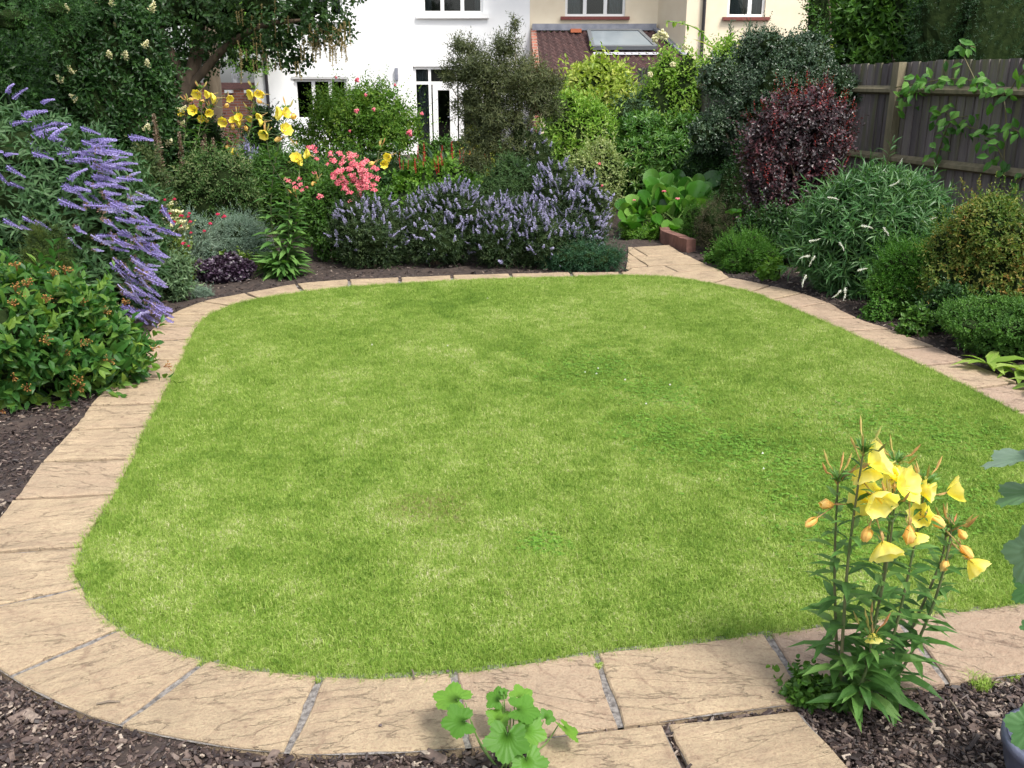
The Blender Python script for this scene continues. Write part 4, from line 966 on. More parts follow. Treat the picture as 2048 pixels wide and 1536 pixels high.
shrub('background_shrub', 'green shrub between the tree trunks and the yellow flowers', 'shrub', (300, 470, 205, 340), Y=15.0, leaf=('ovate', .06, .03), mat=GREEN_D, n=900, k=5, L=.12, dep=.5)

# right-hand trees beyond the fence
seed(63)
shrub('laurel_tree', 'glossy green laurel towering over the fence beside the pyracantha', 'tree', (1680, 1935, -220, 175), Y=12.6, leaf=('ovate', .16, .06), mat=GREEN_M, n=2600, k=7, L=.24, tilt=60, lumps=14, amt=.38, rnd=.45, nst=14, sr=.04, dep=.6, upw=.4)
shrub('yew_tree', 'very dark yew overhanging the fence in the top right corner', 'tree', (1820, 2260, -260, 170), Y=11.6, leaf=('needle', .04, .007), mat=leafmat('yew_dark', [D(.006, .022, .008), D(.015, .05, .014), D(.035, .09, .025)], .5, .15), n=5200, k=22, L=.22, tilt=60, lumps=14, amt=.4, rnd=.4, nst=14, sr=.04, dep=.4, inner=.35, upw=-.1)
shrub('background_tree', 'soft green tree between the cream house and the laurel', 'tree', (1600, 1790, -200, 170), Y=21, leaf=('simple', .09, .05), mat=GREEN_M, n=1500, k=6, L=.25, lumps=10, rnd=.5, dep=.5, nst=8, sr=.04)
shrub('evergreen_hedge', 'tall dark evergreen hedge behind the right end of the fence', 'hedge', (1900, 2900, -260, 250), Y=13.2, leaf=('ovate', .12, .05), mat=GREEN_D, n=9000, k=5, L=.22, lumps=26, amt=.25, inner=.05, dep=.2, nst=10, sr=.04)
# ---------------------------------------------------------------- left border
seed(71)
# buddleia: weeping mound of violet spikes
BUDL = leafmat('buddleia_leaf', [D(.016, .045, .016), D(.04, .10, .032), D(.12, .20, .09)], .55, .25)
base = G(150, 640); Yb = 7.9
bd = thing('buddleia', 'large weeping buddleia covered in long violet flower spikes on the left', 'shrub', (P(120, 600, Yb)[0], Yb, 0))
def EP(x, y, Y, *r): return (P(x, y, Y), r)
E = [EP(60, 420, 7.9, 1.05, .8, .62), EP(180, 470, 7.6, .65, .65, .55), EP(-80, 430, 8.0, 1.1, .9, .7), EP(40, 320, 8.0, .85, .6, .36), EP(170, 380, 7.8, .55, .55, .42), EP(-120, 300, 8.1, .9, .7, .5), EP(230, 560, 7.2, .36, .4, .32), EP(120, 600, 7.3, .6, .5, .42)]
mb = MB(); core(mb, E, .62); p, q = crown(mb, E, 3000, 7, .16, 'lance', .12, .030, 62, upw=.1, rnd=.5, inner=.3, droop=.15); mb.build('foliage', [BUDL, INNER], bd)
sb = MB(); stems_to(sb, (P(60, 600, Yb)[0], Yb, 0), [p[i] for i in rng.choice(len(p), 16)], .022, 6, .15); sb.build('stems', BARK, bd, smooth=True)
SPK = [spike_mesh('flower_spike', VIO, .20, .026, 170, .011, c, dd) for c, dd in ((.5, .0), (.35, .12), (.6, .22), (.25, .45))]
SPL = [spike_mesh('flower_spike', LIL, .20, .026, 160, .010, c, dd) for c, dd in ((.5, .2), (.35, .35))]
sp = []
def spk(x, y, n, sx, sy, ax, Y0=7.2):
    for _ in range(int(n * 1.1)):
        xx, yy = rng.normal(x, sx * 1.25), rng.normal(y, sy * 1.2); Y = Y0 + rng.normal(0, .08)
        sp.append(M4(P(xx, yy, Y), np.array(ax) + rng.normal(0, .3, 3), rng.uniform(.55, 1.15), up=(0, .2, 1)))
for a in [(40, 235, 8, 40, 14, (.8, -.3, .25), 7.9), (110, 285, 12, 45, 10, (.9, -.3, .1), 7.7), (180, 300, 12, 30, 14, (.9, -.3, .0), 7.4), (225, 340, 14, 25, 18, (1, -.35, -.12), 7.2), (215, 390, 12, 28, 18, (.9, -.4, -.25), 7.1),
          (255, 430, 16, 25, 25, (.9, -.4, -.35), 6.95), (265, 490, 18, 22, 22, (.85, -.4, -.4), 6.85), (262, 540, 14, 22, 22, (.8, -.4, -.5), 6.8), (265, 590, 14, 22, 18, (.8, -.4, -.5), 6.75), (268, 640, 6, 14, 14, (.8, -.4, -.45), 6.7),
          (25, 330, 6, 22, 14, (.9, -.5, -.2), 7.2), (35, 435, 4, 30, 14, (.9, -.5, -.4), 7.0), (150, 380, 5, 20, 14, (.9, -.5, -.3), 7.1), (170, 450, 4, 20, 22, (.9, -.5, -.4), 6.9), (150, 530, 3, 40, 20, (.9, -.5, -.4), 6.8)]: spk(*a)
rng.shuffle(sp); parts(bd, 'flower_spike', SPK + SPL, sp)
# golden-edged dark conifer between buddleia and hypericum
seed(72)
YEWB = leafmat('dwarf_conifer', [D(.014, .035, .008), D(.04, .075, .012), D(.12, .14, .02)], .6, .2)
shrub('dwarf_conifer', 'rounded dark dwarf conifer with bronze green tips under the buddleia', 'shrub', (20, 140, 432, 640), Y=6.4, leaf=('needle', .016, .004), mat=YEWB, n=5200, k=12, L=.05, tilt=50, lumps=16, amt=.3, dep=.9, inner=.12, rnd=.25)
# hypericum
HYP = leafmat('hypericum_leaf', [D(.018, .070, .018), D(.045, .135, .025), D(.19, .29, .04)], .42, .35)
hy, E, p, q, c, rad = shrub('hypericum', 'broad bright leafed shrub with small rust coloured seed heads in the lower left', 'shrub', (-230, 250, 545, 842), Y=5.3, leaf=('ovate', .105, .048), mat=HYP, n=1150, k=6, L=.13, tilt=65, lumps=16, amt=.4, dep=.9, rnd=.5, inner=.25, upw=.3, rj=.7)
RUST = leafmat('rust_seed', [D(.16, .06, .022), D(.30, .13, .04), D(.42, .32, .08)], .7, .1)
def cluster_mesh(name, mat, rad, nb, br, flat=.5, stalk=.05):
    mb = MB()
    for _ in range(nb):
        d = nrm(rng.normal(size=3)) * rad * rng.uniform(.4, 1); d[2] = abs(d[2]) * flat + stalk * .6
        v = np.array([(0, 0, 1), (1, 0, 0), (0, 1, 0), (-1, 0, 0), (0, -1, 0), (0, 0, -1)], float) * br * rng.uniform(.7, 1.2); mb.add(v + d, [(0, 1, 2), (0, 2, 3), (0, 3, 4), (0, 4, 1), (5, 2, 1), (5, 3, 2), (5, 4, 3), (5, 1, 4)], rng.uniform())
        mb.tube([(0, 0, 0), d * .5 + (0, 0, .01), d], .0010, 3, .1)
    return template(mb, name, mat)
cl = [cluster_mesh('seed_head', RUST, .034, 13, .0045) for _ in range(3)]
ii = [i for i in range(len(p)) if q[i][1] < .1 and p[i][0] > c[0] - .5]; ii = rng.choice(ii, 85, replace=False)
parts(hy, 'seed_head', cl, [M4(p[i] + q[i] * .13 + (0, 0, .02), q[i] + (0, 0, .7), rng.uniform(.8, 1.3)) for i in ii])
# dried brown foxglove spikes
seed(73)
dm = [spike_mesh('seed_spike', DRY, .85, .075, 420, .024, .05) for _ in range(3)]
for i, (x, y, Y, wt, lb) in enumerate([(283, 238, 10.9, 1, 'leftmost dried brown foxglove spike in the left border'), (312, 232, 10.5, .9, 'second dried brown foxglove spike from the left, beside the leftmost one'), (357, 268, 11.0, .8, 'dried foxglove spike in front of the dark tree trunk'), (392, 285, 11.1, .85, 'dried pale brown spike between the yellow flowers, left of its two companions'),
      (405, 268, 11.2, .8, 'tallest of the dried spikes standing among the yellow flowers'), (430, 280, 11.1, .7, 'thin dried spike right of the others among yellow flowers')]):
    t = thing('foxglove_spike', lb, 'flower spike', ground(P(x, y, Y)), 0, 'dried foxglove spikes')
    tip = P(x, y, Y); s = wt * .85 / 1.0
    child('seed_head', dm[i % 3], t, M4(tip - np.array((0.01, 0, .82 * wt)), (rng.normal(.02, .05), 0, 1), wt))
    mb = MB(); mb.tube([ground(tip), tip - np.array((0, 0, .5 * wt))], .008, 5, .4); mb.build('stalk', DRY, t)
# evening primroses of the back border
OEL = leafmat('primrose_leaf', [D(.035, .10, .022), D(.08, .19, .04), D(.17, .30, .08)], .5, .3)
BUDM = leafmat('primrose_bud', [D(.22, .26, .06), D(.42, .34, .10), D(.55, .22, .10)], .55, .2)
def z5(a, b): return (250 + a / 3.413, 150 + b / 3.413)
def primrose(label, base, Y, stems, flowers, big, leafL=.10, nleaf=26, basal=30, basal_l=.16, group='evening primroses', hero=False):
    b0 = np.array(base, float); t = thing('evening_primrose', label, 'flower', b0, 0, group)
    lm = MB(); tops = []
    for si, st in enumerate(stems):
        pts = [P(x, y, Y + dy) for x, y, dy in st]
        if not hero: pts = [b0 + np.array((rng.normal(0, .03), 0, 0))] + pts
        segs = catmull(pts, 6); cur = np.concatenate([s_[:-1] for s_ in segs] + [segs[-1][-1:]])
        r0 = .0055 if hero else .008
        sm_ = MB(); sm_.tube(cur, np.linspace(r0, r0 * .45, len(cur)), 6, rng.uniform(0, .6)); sm_.build('stem', STEMP, t, smooth=True)
        ln = np.concatenate([[0], np.cumsum(np.linalg.norm(np.diff(cur, axis=0), axis=1))]); Lg = ln[-1]; tops.append(cur[-1])
        N = nleaf; s = np.linspace(.04, .93, N) * Lg; pos = np.stack([np.interp(s, ln, cur[:, k]) for k in range(3)], 1)
        ph = np.arange(N) * 2.4 + rng.uniform(0, 6); f_ = 1 - s / Lg
        d = np.stack([np.cos(ph), np.sin(ph), .25 + .35 * (1 - f_) - .2 * f_], 1) + rng.normal(0, .15, (N, 3))
        put_leaves(lm, 'lance', pos, d, np.array((0, 0, 1.)) + rng.normal(0, .2, (N, 3)), leafL * (.45 + .85 * f_) * rng.uniform(.8, 1.15, N), leafL * .29 * (.5 + .8 * f_), rng.uniform(0, 1, N))
        # bud rosette
        budm = MB()
        K = 28; ph = rng.uniform(0, 6.28, K); tp = cur[-1]
        d = np.stack([np.cos(ph) * .6, np.sin(ph) * .6, rng.uniform(.2, 1.3, K)], 1); bl = (.045 if hero else .06)
        put_leaves(lm, 'lance', np.repeat(tp[None], K, 0) - np.array((0, 0, .01)), d, np.array((0, 0, 1.)) + rng.normal(0, .3, (K, 3)), bl, bl * .22, rng.uniform(.6, 1, K))
        for j in range(5 if hero else 4):
            a = rng.uniform(0, 6.28); dd = np.array((cos(a) * rng.uniform(.3, .9), sin(a) * .6, rng.uniform(.4, 1.1))); e = tp + nrm(dd) * bl * rng.uniform(.9, 1.6) - (0, 0, .02); lg = nrm(dd + (0, 0, .4)) * bl * .9
            budm.tube([tp - (0, 0, .02), tp * .4 + e * .6 + (0, 0, .002), e, e + lg * .5, e + lg], np.array([.0012, .0012, .0028, .0038, .0006]) * (1 if hero else 1.8), 5, rng.uniform())
        budm.build('bud_cluster', BUDM, t)
    if basal:
        N = basal; ph = rng.uniform(0, 6.28, N); pos = b0 + np.stack([rng.normal(0, .02, N), rng.normal(0, .02, N), rng.uniform(.02, .12, N)], 1)
        d = np.stack([np.cos(ph), np.sin(ph), rng.uniform(-.1, .9, N)], 1)
        put_leaves(lm, 'lance', pos, d, np.array((0, 0, 1.)) + rng.normal(0, .2, (N, 3)), basal_l * rng.uniform(.6, 1.2, N), basal_l * .27, rng.uniform(0, 1, N))
    lm.build('leaves', OEL, t)
    OP, WI, CA = (OPEN, WILT, CAL) if big else (OPENB, WILTB, CALB)
    L_ = .06 if hero else .09
    pm_ = MB()
    for fi, fl in enumerate(flowers):
        x, y = fl[0], fl[1]; kind = fl[2] if len(fl) > 2 else 'o'; ax = fl[3] if len(fl) > 3 else (rng.normal(0, .9), -.7, rng.uniform(-.6, .9)); sc = fl[4] if len(fl) > 4 else 1.
        dy = fl[5] if len(fl) > 5 else rng.normal(-.05, .04); c_ = P(x, y, Y + dy); ax = nrm(np.array(ax, float)); size = (.072 if hero else .115)
        sc *= (.9 if hero else 1); M = M4(c_ - ax * size * .45 * sc, ax, sc)
        me = (WI if kind == 'w' else OP)[fi % len(WI if kind == 'w' else OP)]
        o = child('flower', me, t, M, 'faded orange bloom' if kind == 'w' else None); sub('calyx', CA, o)
        # stalk joining the bloom to the nearest stem
        e = c_ - ax * size * .45 * sc - ax * (.06 if hero else .09); tn = min(tops, key=lambda v: np.linalg.norm((v - e) * (1, .3, .6))); an = tn - np.array((0, 0, max(.0, (tn[2] - e[2]) * .9 + .0))); 
        pm_.tube([an, (an + e) / 2 + (0, 0, .015), e], .0016 if hero else .003, 4, .3)
    pm_.build('flower_stalks', STEMP, t)
    return t
STEMP = simple('primrose_stem', (.07, .12, .03), .6, (.15, .14, .07), 12)
seed(74)
def fz(lst): return [(*z5(a, b), *r) for a, b, *r in lst]
primrose('tall yellow evening primrose at the left back, top blooms level with the brick wall', G(352, 445), 11.2, [(z5(370, 700) + (0,), z5(420, 330) + (0,), z5(440, 180) + (0,)), (z5(450, 620) + (0,), z5(520, 300) + (0,), z5(520, 90) + (0,)), (z5(420, 600) + (0,), z5(560, 330) + (0,), z5(590, 220) + (0,)), (z5(340, 700) + (0,), z5(355, 560) + (0,), z5(352, 440) + (0,))],
  fz([(487, 133), (440, 168, 'w'), (555, 133), (595, 160), (528, 180, 'w'), (380, 257), (460, 240), (575, 260), (520, 300), (560, 308, 'w'), (355, 470), (717, 163), (697, 208, 'w')]), False, nleaf=70, leafL=.24, basal=30, basal_l=.3)
primrose('yellow evening primrose in the middle of the back cluster beside the white downpipe wall', G(470, 425), 11.6, [(z5(640, 640) + (0,), z5(700, 420) + (0,), z5(760, 270) + (0,)), (z5(700, 640) + (0,), z5(760, 420) + (0,), z5(850, 240) + (0,)), (z5(690, 700) + (0,), z5(730, 600) + (0,), z5(735, 480) + (0,)), (z5(760, 640) + (0,), z5(860, 350) + (0,), z5(880, 90) + (0,))],
  fz([(665, 322), (775, 285), (730, 305), (765, 325), (735, 350, 'w'), (848, 300), (825, 360, 'w'), (912, 290), (917, 325), (850, 135), (910, 128), (930, 135), (912, 178, 'w'), (733, 520), (695, 490, 'w'), (767, 560, 'w')]), False, nleaf=70, leafL=.24, basal=30, basal_l=.3)
primrose('tall leafy evening primrose standing alone at the front beside the purple hedge', G(566, 552), 8.75, [(z5(1000, 1000) + (0,), z5(1010, 700) + (0,), z5(1060, 420) + (0,), z5(1100, 230) + (0,)), (z5(1120, 1000) + (0,), z5(1110, 800) + (0,), z5(1000, 600) + (0,), z5(960, 400) + (0,)), (z5(1150, 1100) + (0,), z5(1180, 900) + (0,), z5(1170, 820) + (0,))],
  fz([(1040, 262), (1107, 255), (1155, 283, 'w'), (1103, 370), (945, 410), (1037, 443, 'w')]), False, nleaf=90, leafL=.19, basal=130, basal_l=.28)
primrose('evening primrose with yellow blooms scattered through the pink flowers', G(640, 440), 10.2, [(z5(1200, 800) + (0,), z5(1190, 640) + (0,), z5(1180, 490) + (0,)), (z5(1330, 900) + (0,), z5(1330, 800) + (0,), z5(1330, 730) + (0,)), (z5(1560, 800) + (0,), z5(1700, 640) + (0,), z5(1740, 500) + (0,)), (z5(1420, 800) + (0,), z5(1540, 700) + (0,), z5(1550, 600) + (0,))],
  fz([(1165, 560), (1235, 537), (1200, 590), (1380, 752), (1285, 745, 'w', (-.5, -.4, -.6)), (1553, 620), (1480, 680), (1790, 563), (1770, 610), (1675, 610, 'w', (-.8, -.3, -.4))]), False, nleaf=60, leafL=.2, basal=20, basal_l=.2)
seed(75)
# general greenery of the left border
shrub('perennial_clump', 'tangled green and brown perennials behind the buddleia in the left border', 'plant', (205, 350, 290, 500), Y=9.5, leaf=('ovate', .05, .02), mat=leafmat('clump', [D(.03, .05, .02), D(.06, .10, .03), D(.14, .14, .06)], .6, .3), n=1200, k=6, L=.14, lumps=10, rnd=.5, dep=.8)
shrub('feverfew_foliage', 'green leafy clump with pale flecks under the tall yellow primroses', 'plant', (315, 520, 290, 440), Y=10.4, leaf=('ovate', .045, .018), mat=leafmat('fleck', [D(.03, .07, .02), D(.06, .13, .03), D(.30, .32, .16)], .6, .3), n=1700, k=7, L=.14, lumps=12, rnd=.5, dep=.5)
shrub('perennial_clump', 'dark green leafy clump below the pink flowers', 'plant', (590, 760, 350, 540), Y=9.6, leaf=('ovate', .05, .026), mat=GREEN_M, n=1500, k=6, L=.12, lumps=10, rnd=.4, dep=.8)
shrub('perennial_clump', 'green clump of leaves behind the silver artemisias', 'plant', (470, 660, 285, 470), Y=11.3, leaf=('lance', .09, .022), mat=GREEN_M, n=1000, k=6, L=.18, lumps=10, rnd=.4, dep=.6)
def straps(name, label, cat, pts, mat, N, L, W, arch=.5, spread=.14, up=.9, group=None, kind='strap'):
    b = np.array(pts, float); t = thing(name, label, cat, b, 0, group); mb = MB(); ph = rng.uniform(0, 6.28, N)
    pos = b + np.stack([rng.normal(0, spread, N), rng.normal(0, spread * .6, N), np.zeros(N)], 1)
    d = np.stack([np.cos(ph) * .7, np.sin(ph) * .7, np.full(N, up) + rng.normal(0, .25, N)], 1)
    LEAF['tmp'] = strap_leaf(7, arch); put_leaves(mb, 'tmp', pos, d, np.array((0, 0, 1.)) + np.stack([np.cos(ph), np.sin(ph), ph * 0], 1) * -.3, L * rng.uniform(.6, 1.15, N), W, rng.uniform(0, 1, N)); mb.build('leaves', mat, t); return t
straps('daylily_clump', 'clump of arching strap leaves behind the left silver bush', 'plant', G(420, 430), GREEN_M, 120, .75, .022, .7, .2)
straps('daylily_clump', 'wide clump of arching strap leaves between the two silver bushes and the tall primrose', 'plant', G(515, 445), GREEN_M, 150, .85, .026, .75, .25)
# cream feverfew with crimson lychnis
fv, E, p, q, c, rad = shrub('feverfew', 'pale yellow green plant topped with a mass of cream flowers beside the buddleia', 'plant', (288, 365, 408, 545), Y=8.3, leaf=('ovate', .04, .02), mat=leafmat('feverfew_leaf', [D(.06, .12, .02), D(.18, .26, .05), D(.36, .40, .14)], .5, .35), n=900, k=6, L=.08, lumps=8, dep=.9)
cm = cluster_mesh('flower_cluster', CREAM, .045, 26, .008, .4)
ii = [i for i in range(len(p)) if q[i][2] > -.1 and p[i][2] > .45]; parts(fv, 'flower_cluster', [cm], [M4(p[i] + q[i] * .04, (0, 0, 1), rng.uniform(.8, 1.3)) for i in rng.choice(ii, 75, replace=False)])
LYL = leafmat('silver_leaf', [D(.10, .16, .11), D(.20, .28, .20), D(.36, .44, .36)], .7, .2, .2)
ly = thing('rose_campion', 'wiry silver stemmed plant dotted with small crimson flowers', 'flower', G(360, 560)); mb = MB(); fm = MB(); heads = []
crm = cluster_mesh('flower', CRIM, .018, 12, .009, .5, .02)
for x, y in [(305, 400), (330, 403), (350, 402), (365, 435), (340, 430), (378, 436), (318, 428), (362, 455), (380, 430), (382, 447), (336, 468), (366, 490), (377, 494), (305, 505), (318, 506), (435, 432), (450, 437), (410, 465), (383, 468), (420, 450), (298, 412), (350, 447)]:
    Y = 8.0 + rng.normal(0, .1); e = P(x, y, Y); b = G(360 + rng.normal(0, 14), 560 + rng.normal(0, 6)); mb.tube([b, (b + e) / 2 + (rng.normal(0, .05), 0, .06), e], .0035, 4, .8); heads.append(M4(e, (0, -.3, 1), rng.uniform(.8, 1.3)))
    N = 5; tt = rng.uniform(.1, .7, N)[:, None]; pp = b + (e - b) * tt; put_leaves(fm, 'lance', pp, rng.normal(0, 1, (N, 3)) * (1, 1, .4) + (0, 0, .4), np.array((0, 0, 1.)) * np.ones((N, 3)), .07, .022, rng.uniform(0, 1, N))
mb.build('stems', LYL, ly); fm.build('leaves', LYL, ly); parts(ly, 'flower', [crm], heads)
SILV = leafmat('artemisia', [D(.09, .15, .11), D(.17, .25, .19), D(.34, .42, .34)], .75, .2, .2)
shrub('artemisia', 'feathery silver grey bush behind the crimson flowers, the smaller left one', 'shrub', (350, 418, 418, 520), Y=8.9, leaf=('needle', .03, .006), mat=SILV, n=1900, k=12, L=.08, tilt=50, lumps=9, dep=.9, inner=.15)
shrub('artemisia', 'larger feathery silver grey bush left of the tall leafy primrose', 'shrub', (412, 540, 425, 530), Y=9.2, leaf=('needle', .032, .006), mat=SILV, n=3600, k=12, L=.09, tilt=50, lumps=11, dep=.8, inner=.15)
shrub('sage_plant', 'soft grey green leafy plant spilling near the path under the buddleia flowers', 'plant', (296, 378, 505, 615), Y=7.75, leaf=('lance', .065, .022), mat=leafmat('sage', [D(.05, .10, .05), D(.11, .19, .09), D(.24, .33, .18)], .6, .3), n=520, k=6, L=.10, tilt=65, lumps=8, dep=.8, inner=.15)
PUR = leafmat('heuchera', [D(.012, .007, .014), D(.035, .018, .036), D(.10, .07, .11)], .35, .12, .6)
shrub('heuchera', 'low mound of crinkled near black purple leaves by the path', 'plant', (372, 515, 512, 583), Y=8.55, leaf=('ovate', .05, .045), mat=PUR, n=1500, k=3, L=.03, tilt=70, lumps=16, amt=.28, dep=.55, inner=.1, zb=0, upw=.8, stray=0)
shrub('yellow_green_rosette', 'flat yellow green rosette of leaves behind the purple heuchera', 'plant', (430, 520, 512, 552), Y=9.0, leaf=('ovate', .06, .04), mat=leafmat('rosette', [D(.05, .10, .015), D(.12, .20, .03), D(.30, .34, .08)], .5, .3), n=300, k=4, L=.05, tilt=75, lumps=8, dep=.6, inner=.1, upw=.8)
shrub('silver_cushion', 'tiny silver green cushion plant at the edge of the path slabs', 'plant', (380, 426, 573, 598), leaf=('needle', .022, .004), mat=SILV, n=700, k=9, L=.03, lumps=6, dep=.6, inner=.1)
lg = thing('log', 'weathered pinkish brown log lying slanted behind the purple heuchera', 'log', G(405, 560)); mb = MB(); mb.tube([P(388, 545, 8.7), P(405, 520, 8.9), P(428, 488, 9.2)], [.05, .045, .03], 8, .5, jit=.08); mb.build('wood', simple('log_wood', (.16, .10, .085), .9, (.30, .20, .17), 12, .6, 50), lg)
# lavender haze and background flowers
lv, E, p, q, c, rad = shrub('lavender', 'pale lavender bush behind the yellow primroses', 'shrub', (440, 560, 285, 345), Y=12.6, leaf=('needle', .05, .008), mat=SILV, n=800, k=8, L=.12, lumps=8, dep=.5)
ls = spike_mesh('flower_spike', LIL, .12, .016, 40, .012, .1); ii = [i for i in range(len(p)) if q[i][2] > 0]; parts(lv, 'flower_spike', [ls], [M4(p[i], q[i] * .5 + (0, 0, 1), rng.uniform(.8, 1.4)) for i in rng.choice(ii, 80, replace=False)])

# rose bush in front of the white wall
seed(76)
ROSL = leafmat('rose_leaf', [D(.035, .09, .012), D(.09, .20, .02), D(.28, .38, .07)], .45, .35)
rb, E, p, q, c, rad = shrub('rose_bush', 'large light green shrub rose with a few pink blooms before the white wall', 'shrub', (565, 845, 150, 345), Y=14.2, leaf=('ovate', .06, .026), mat=ROSL, n=3000, k=7, L=.2, tilt=65, lumps=15, amt=.36, rnd=.5, inner=.3, dep=.6, lift=.25, solid=False, nst=22, sr=.02, upw=.4)
rs = cluster_mesh('rose_bloom', PINK, .036, 22, .016, .9, .02); parts(rb, 'rose_bloom', [rs], [M4(P(x, y, 13.3), (0, -1, .3), s) for x, y, s in [(714, 222, .9), (715, 160, .9), (820, 268, 1.2), (748, 220, .7), (731, 190, .6), (843, 228, .7), (700, 262, .5), (672, 155, .5), (790, 170, .5)]])
pk, E, p, q, c, rad = shrub('pink_alstroemeria', 'green plant with dense clusters of coral pink flowers left of the purple hedge', 'flower', (640, 770, 300, 480), Y=9.9, leaf=('lance', .07, .018), mat=GREEN_M, n=1200, k=6, L=.14, lumps=9, dep=.7)
pc = [cluster_mesh('flower', PINK, .034, 24, .009, .6, .02) for _ in range(3)]
mt = []
for _ in range(60): mt.append(M4(P(rng.normal(708, 22), rng.normal(352, 22), 9.35 + rng.normal(0, .08)), (rng.normal(0, .3), -.7, .7), rng.uniform(.8, 1.3)))
for x, y in [(668, 325), (680, 310), (700, 318), (745, 355), (755, 360), (748, 372), (735, 378), (675, 345), (670, 350), (722, 383), (700, 388), (640, 395)]: mt.append(M4(P(x, y, 9.3), (0, -.6, .8), 1.1))
parts(pk, 'flower', pc, mt)
pk2, E, p, q, c, rad = shrub('pink_alstroemeria', 'smaller green clump with scattered pink flowers behind the tall front primrose', 'flower', (575, 660, 300, 470), Y=10.4, leaf=('lance', .07, .018), mat=GREEN_M, n=700, k=6, L=.14, lumps=7, dep=.7)
parts(pk2, 'flower', pc, [M4(P(x, y, 9.8), (0, -.6, .8), s) for x, y, s in [(600, 372, 1), (592, 378, 1), (578, 365, .9), (606, 383, 1), (588, 368, .7), (625, 300, 1.3), (632, 305, .9), (634, 320, .8), (618, 296, .8), (629, 347, .8), (655, 330, .7), (598, 360, .8), (572, 360, .7), (615, 376, .7)]])
# red persicaria, lime perennials, iris blades, golden euonymus at the back
pr, E, p, q, c, rad = shrub('persicaria', 'lime green clump with thin upright dark red flower spikes behind the purple hedge', 'plant', (755, 985, 310, 420), Y=12.2, leaf=('ovate', .09, .05), mat=GREEN_B, n=900, k=5, L=.12, lumps=12, dep=.4)
rd = spike_mesh('flower_spike', REDS, .22, .016, 60, .012, .05, taper=.5); parts(pr, 'flower_spike', [rd], [M4(P(rng.uniform(790, 985), rng.uniform(318, 350), 12.0 + rng.normal(0, .3)), (rng.normal(0, .1), 0, 1), rng.uniform(.5, 1.0)) for _ in range(34)])
straps('iris_clump', 'upright grey green iris blades in front of the french doors', 'plant', P(893, 320, 14.5) * (1, 1, 0), leafmat('iris', [D(.05, .10, .06), D(.10, .17, .11), D(.2, .28, .2)], .5, .2), 46, .95, .026, .1, .12, 2.4)
shrub('euonymus', 'yellow variegated bush in front of the right french door', 'shrub', (925, 1010, 205, 340), Y=15.5, leaf=('ovate', .05, .03), mat=leafmat('variegated', [D(.07, .14, .02), D(.30, .34, .05), D(.62, .58, .18)], .5, .3), n=900, k=6, L=.1, lumps=9, dep=.6)
shrub('low_border_plants', 'low green planting at the foot of the white house wall', 'plant', (820, 1010, 268, 345), Y=16.5, leaf=('ovate', .07, .03), mat=GREEN_M, n=900, k=5, L=.14, lumps=12, dep=.4)
shrub('low_border_plants', 'dark green planting under the rose bush', 'plant', (560, 850, 300, 400), Y=12.6, leaf=('ovate', .07, .03), mat=GREEN_D, n=1300, k=5, L=.14, lumps=14, dep=.3)

# ---------------------------------------------------------------- lilac hebe hedge behind the lawn
seed(77)
HEB = leafmat('hebe_leaf', [D(.012, .026, .011), D(.030, .060, .020), D(.09, .13, .045)], .45, .2)
HLIL = leafmat('grey_lilac', [D(.22, .20, .38), D(.38, .36, .56), D(.58, .56, .76)], .7, .2, .15)
hs = [spike_mesh('flower_spike', HLIL, .070, .015, 40, .008, .25) for _ in range(3)]
def hebe(label, box, Y, nsp, dep=.7, n=2000, ylo=None, mat=HEB):
    t, E, p, q, c, rad = shrub('lilac_hebe', label, 'shrub', box, Y=Y, leaf=('ovate', .030, .012), mat=mat, n=n, k=9, L=.08, tilt=60, lumps=14, amt=.34, rnd=.45, inner=.22, dep=dep, group='lilac hebes along the back of the lawn', nst=14, upw=.4)
    zlo = c[2] - rad[2] * .35; ii = [i for i in range(len(p)) if (q[i][1] < .35) and p[i][2] > zlo + rng.uniform(-.12, .1)]
    w_ = np.array([max(.05, (p[i][2] - zlo)) for i in ii]); w_ = w_ / w_.sum(); ii = rng.choice(ii, min(nsp, len(ii)), replace=False, p=w_)
    parts(t, 'flower_spike', hs, [M4(p[i] + q[i] * .015, q[i] * .6 + np.array((0, 0, .8)) + rng.normal(0, .35, 3), rng.uniform(.6, 1.5)) for i in ii]); return t
hebe('left end bush of the lilac flowered hedge, beside the tall leafy primrose', (640, 830, 390, 546), 9.2, 130)
hebe('taller lilac flowered bush left of the middle of the hedge', (755, 985, 352, 545), 9.35, 330, n=2600)
hebe('middle lilac flowered bush in front of the wispy tall shrub', (925, 1110, 385, 545), 9.25, 230)
hebe('low lilac flowered bush tucked in front of the right hand bush of the hedge', (1020, 1190, 410, 547), 9.2, 150)
hebe('right hand bush of the hedge, tallest and thickest with lilac flowers', (1050, 1242, 318, 545), 9.4, 420, n=2800)
shrub('green_hebe', 'green leafy unflowered dome rising between the lilac bushes', 'shrub', (930, 1100, 300, 520), Y=9.7, leaf=('lance', .05, .011), mat=leafmat('heb_g', [D(.02, .05, .016), D(.045, .10, .03), D(.10, .17, .05)], .5, .3), n=1900, k=8, L=.1, lumps=9, dep=.6)
shrub('prostrate_juniper', 'dark green prostrate evergreen spilling at the right end of the hedge', 'shrub', (1090, 1270, 482, 552), Y=9.0, leaf=('needle', .028, .008), mat=leafmat('juniper', [D(.012, .045, .022), D(.025, .08, .035), D(.06, .14, .06)], .5, .2), n=1600, k=12, L=.12, tilt=50, lumps=14, amt=.4, dep=.45, upw=.1, rnd=.6)
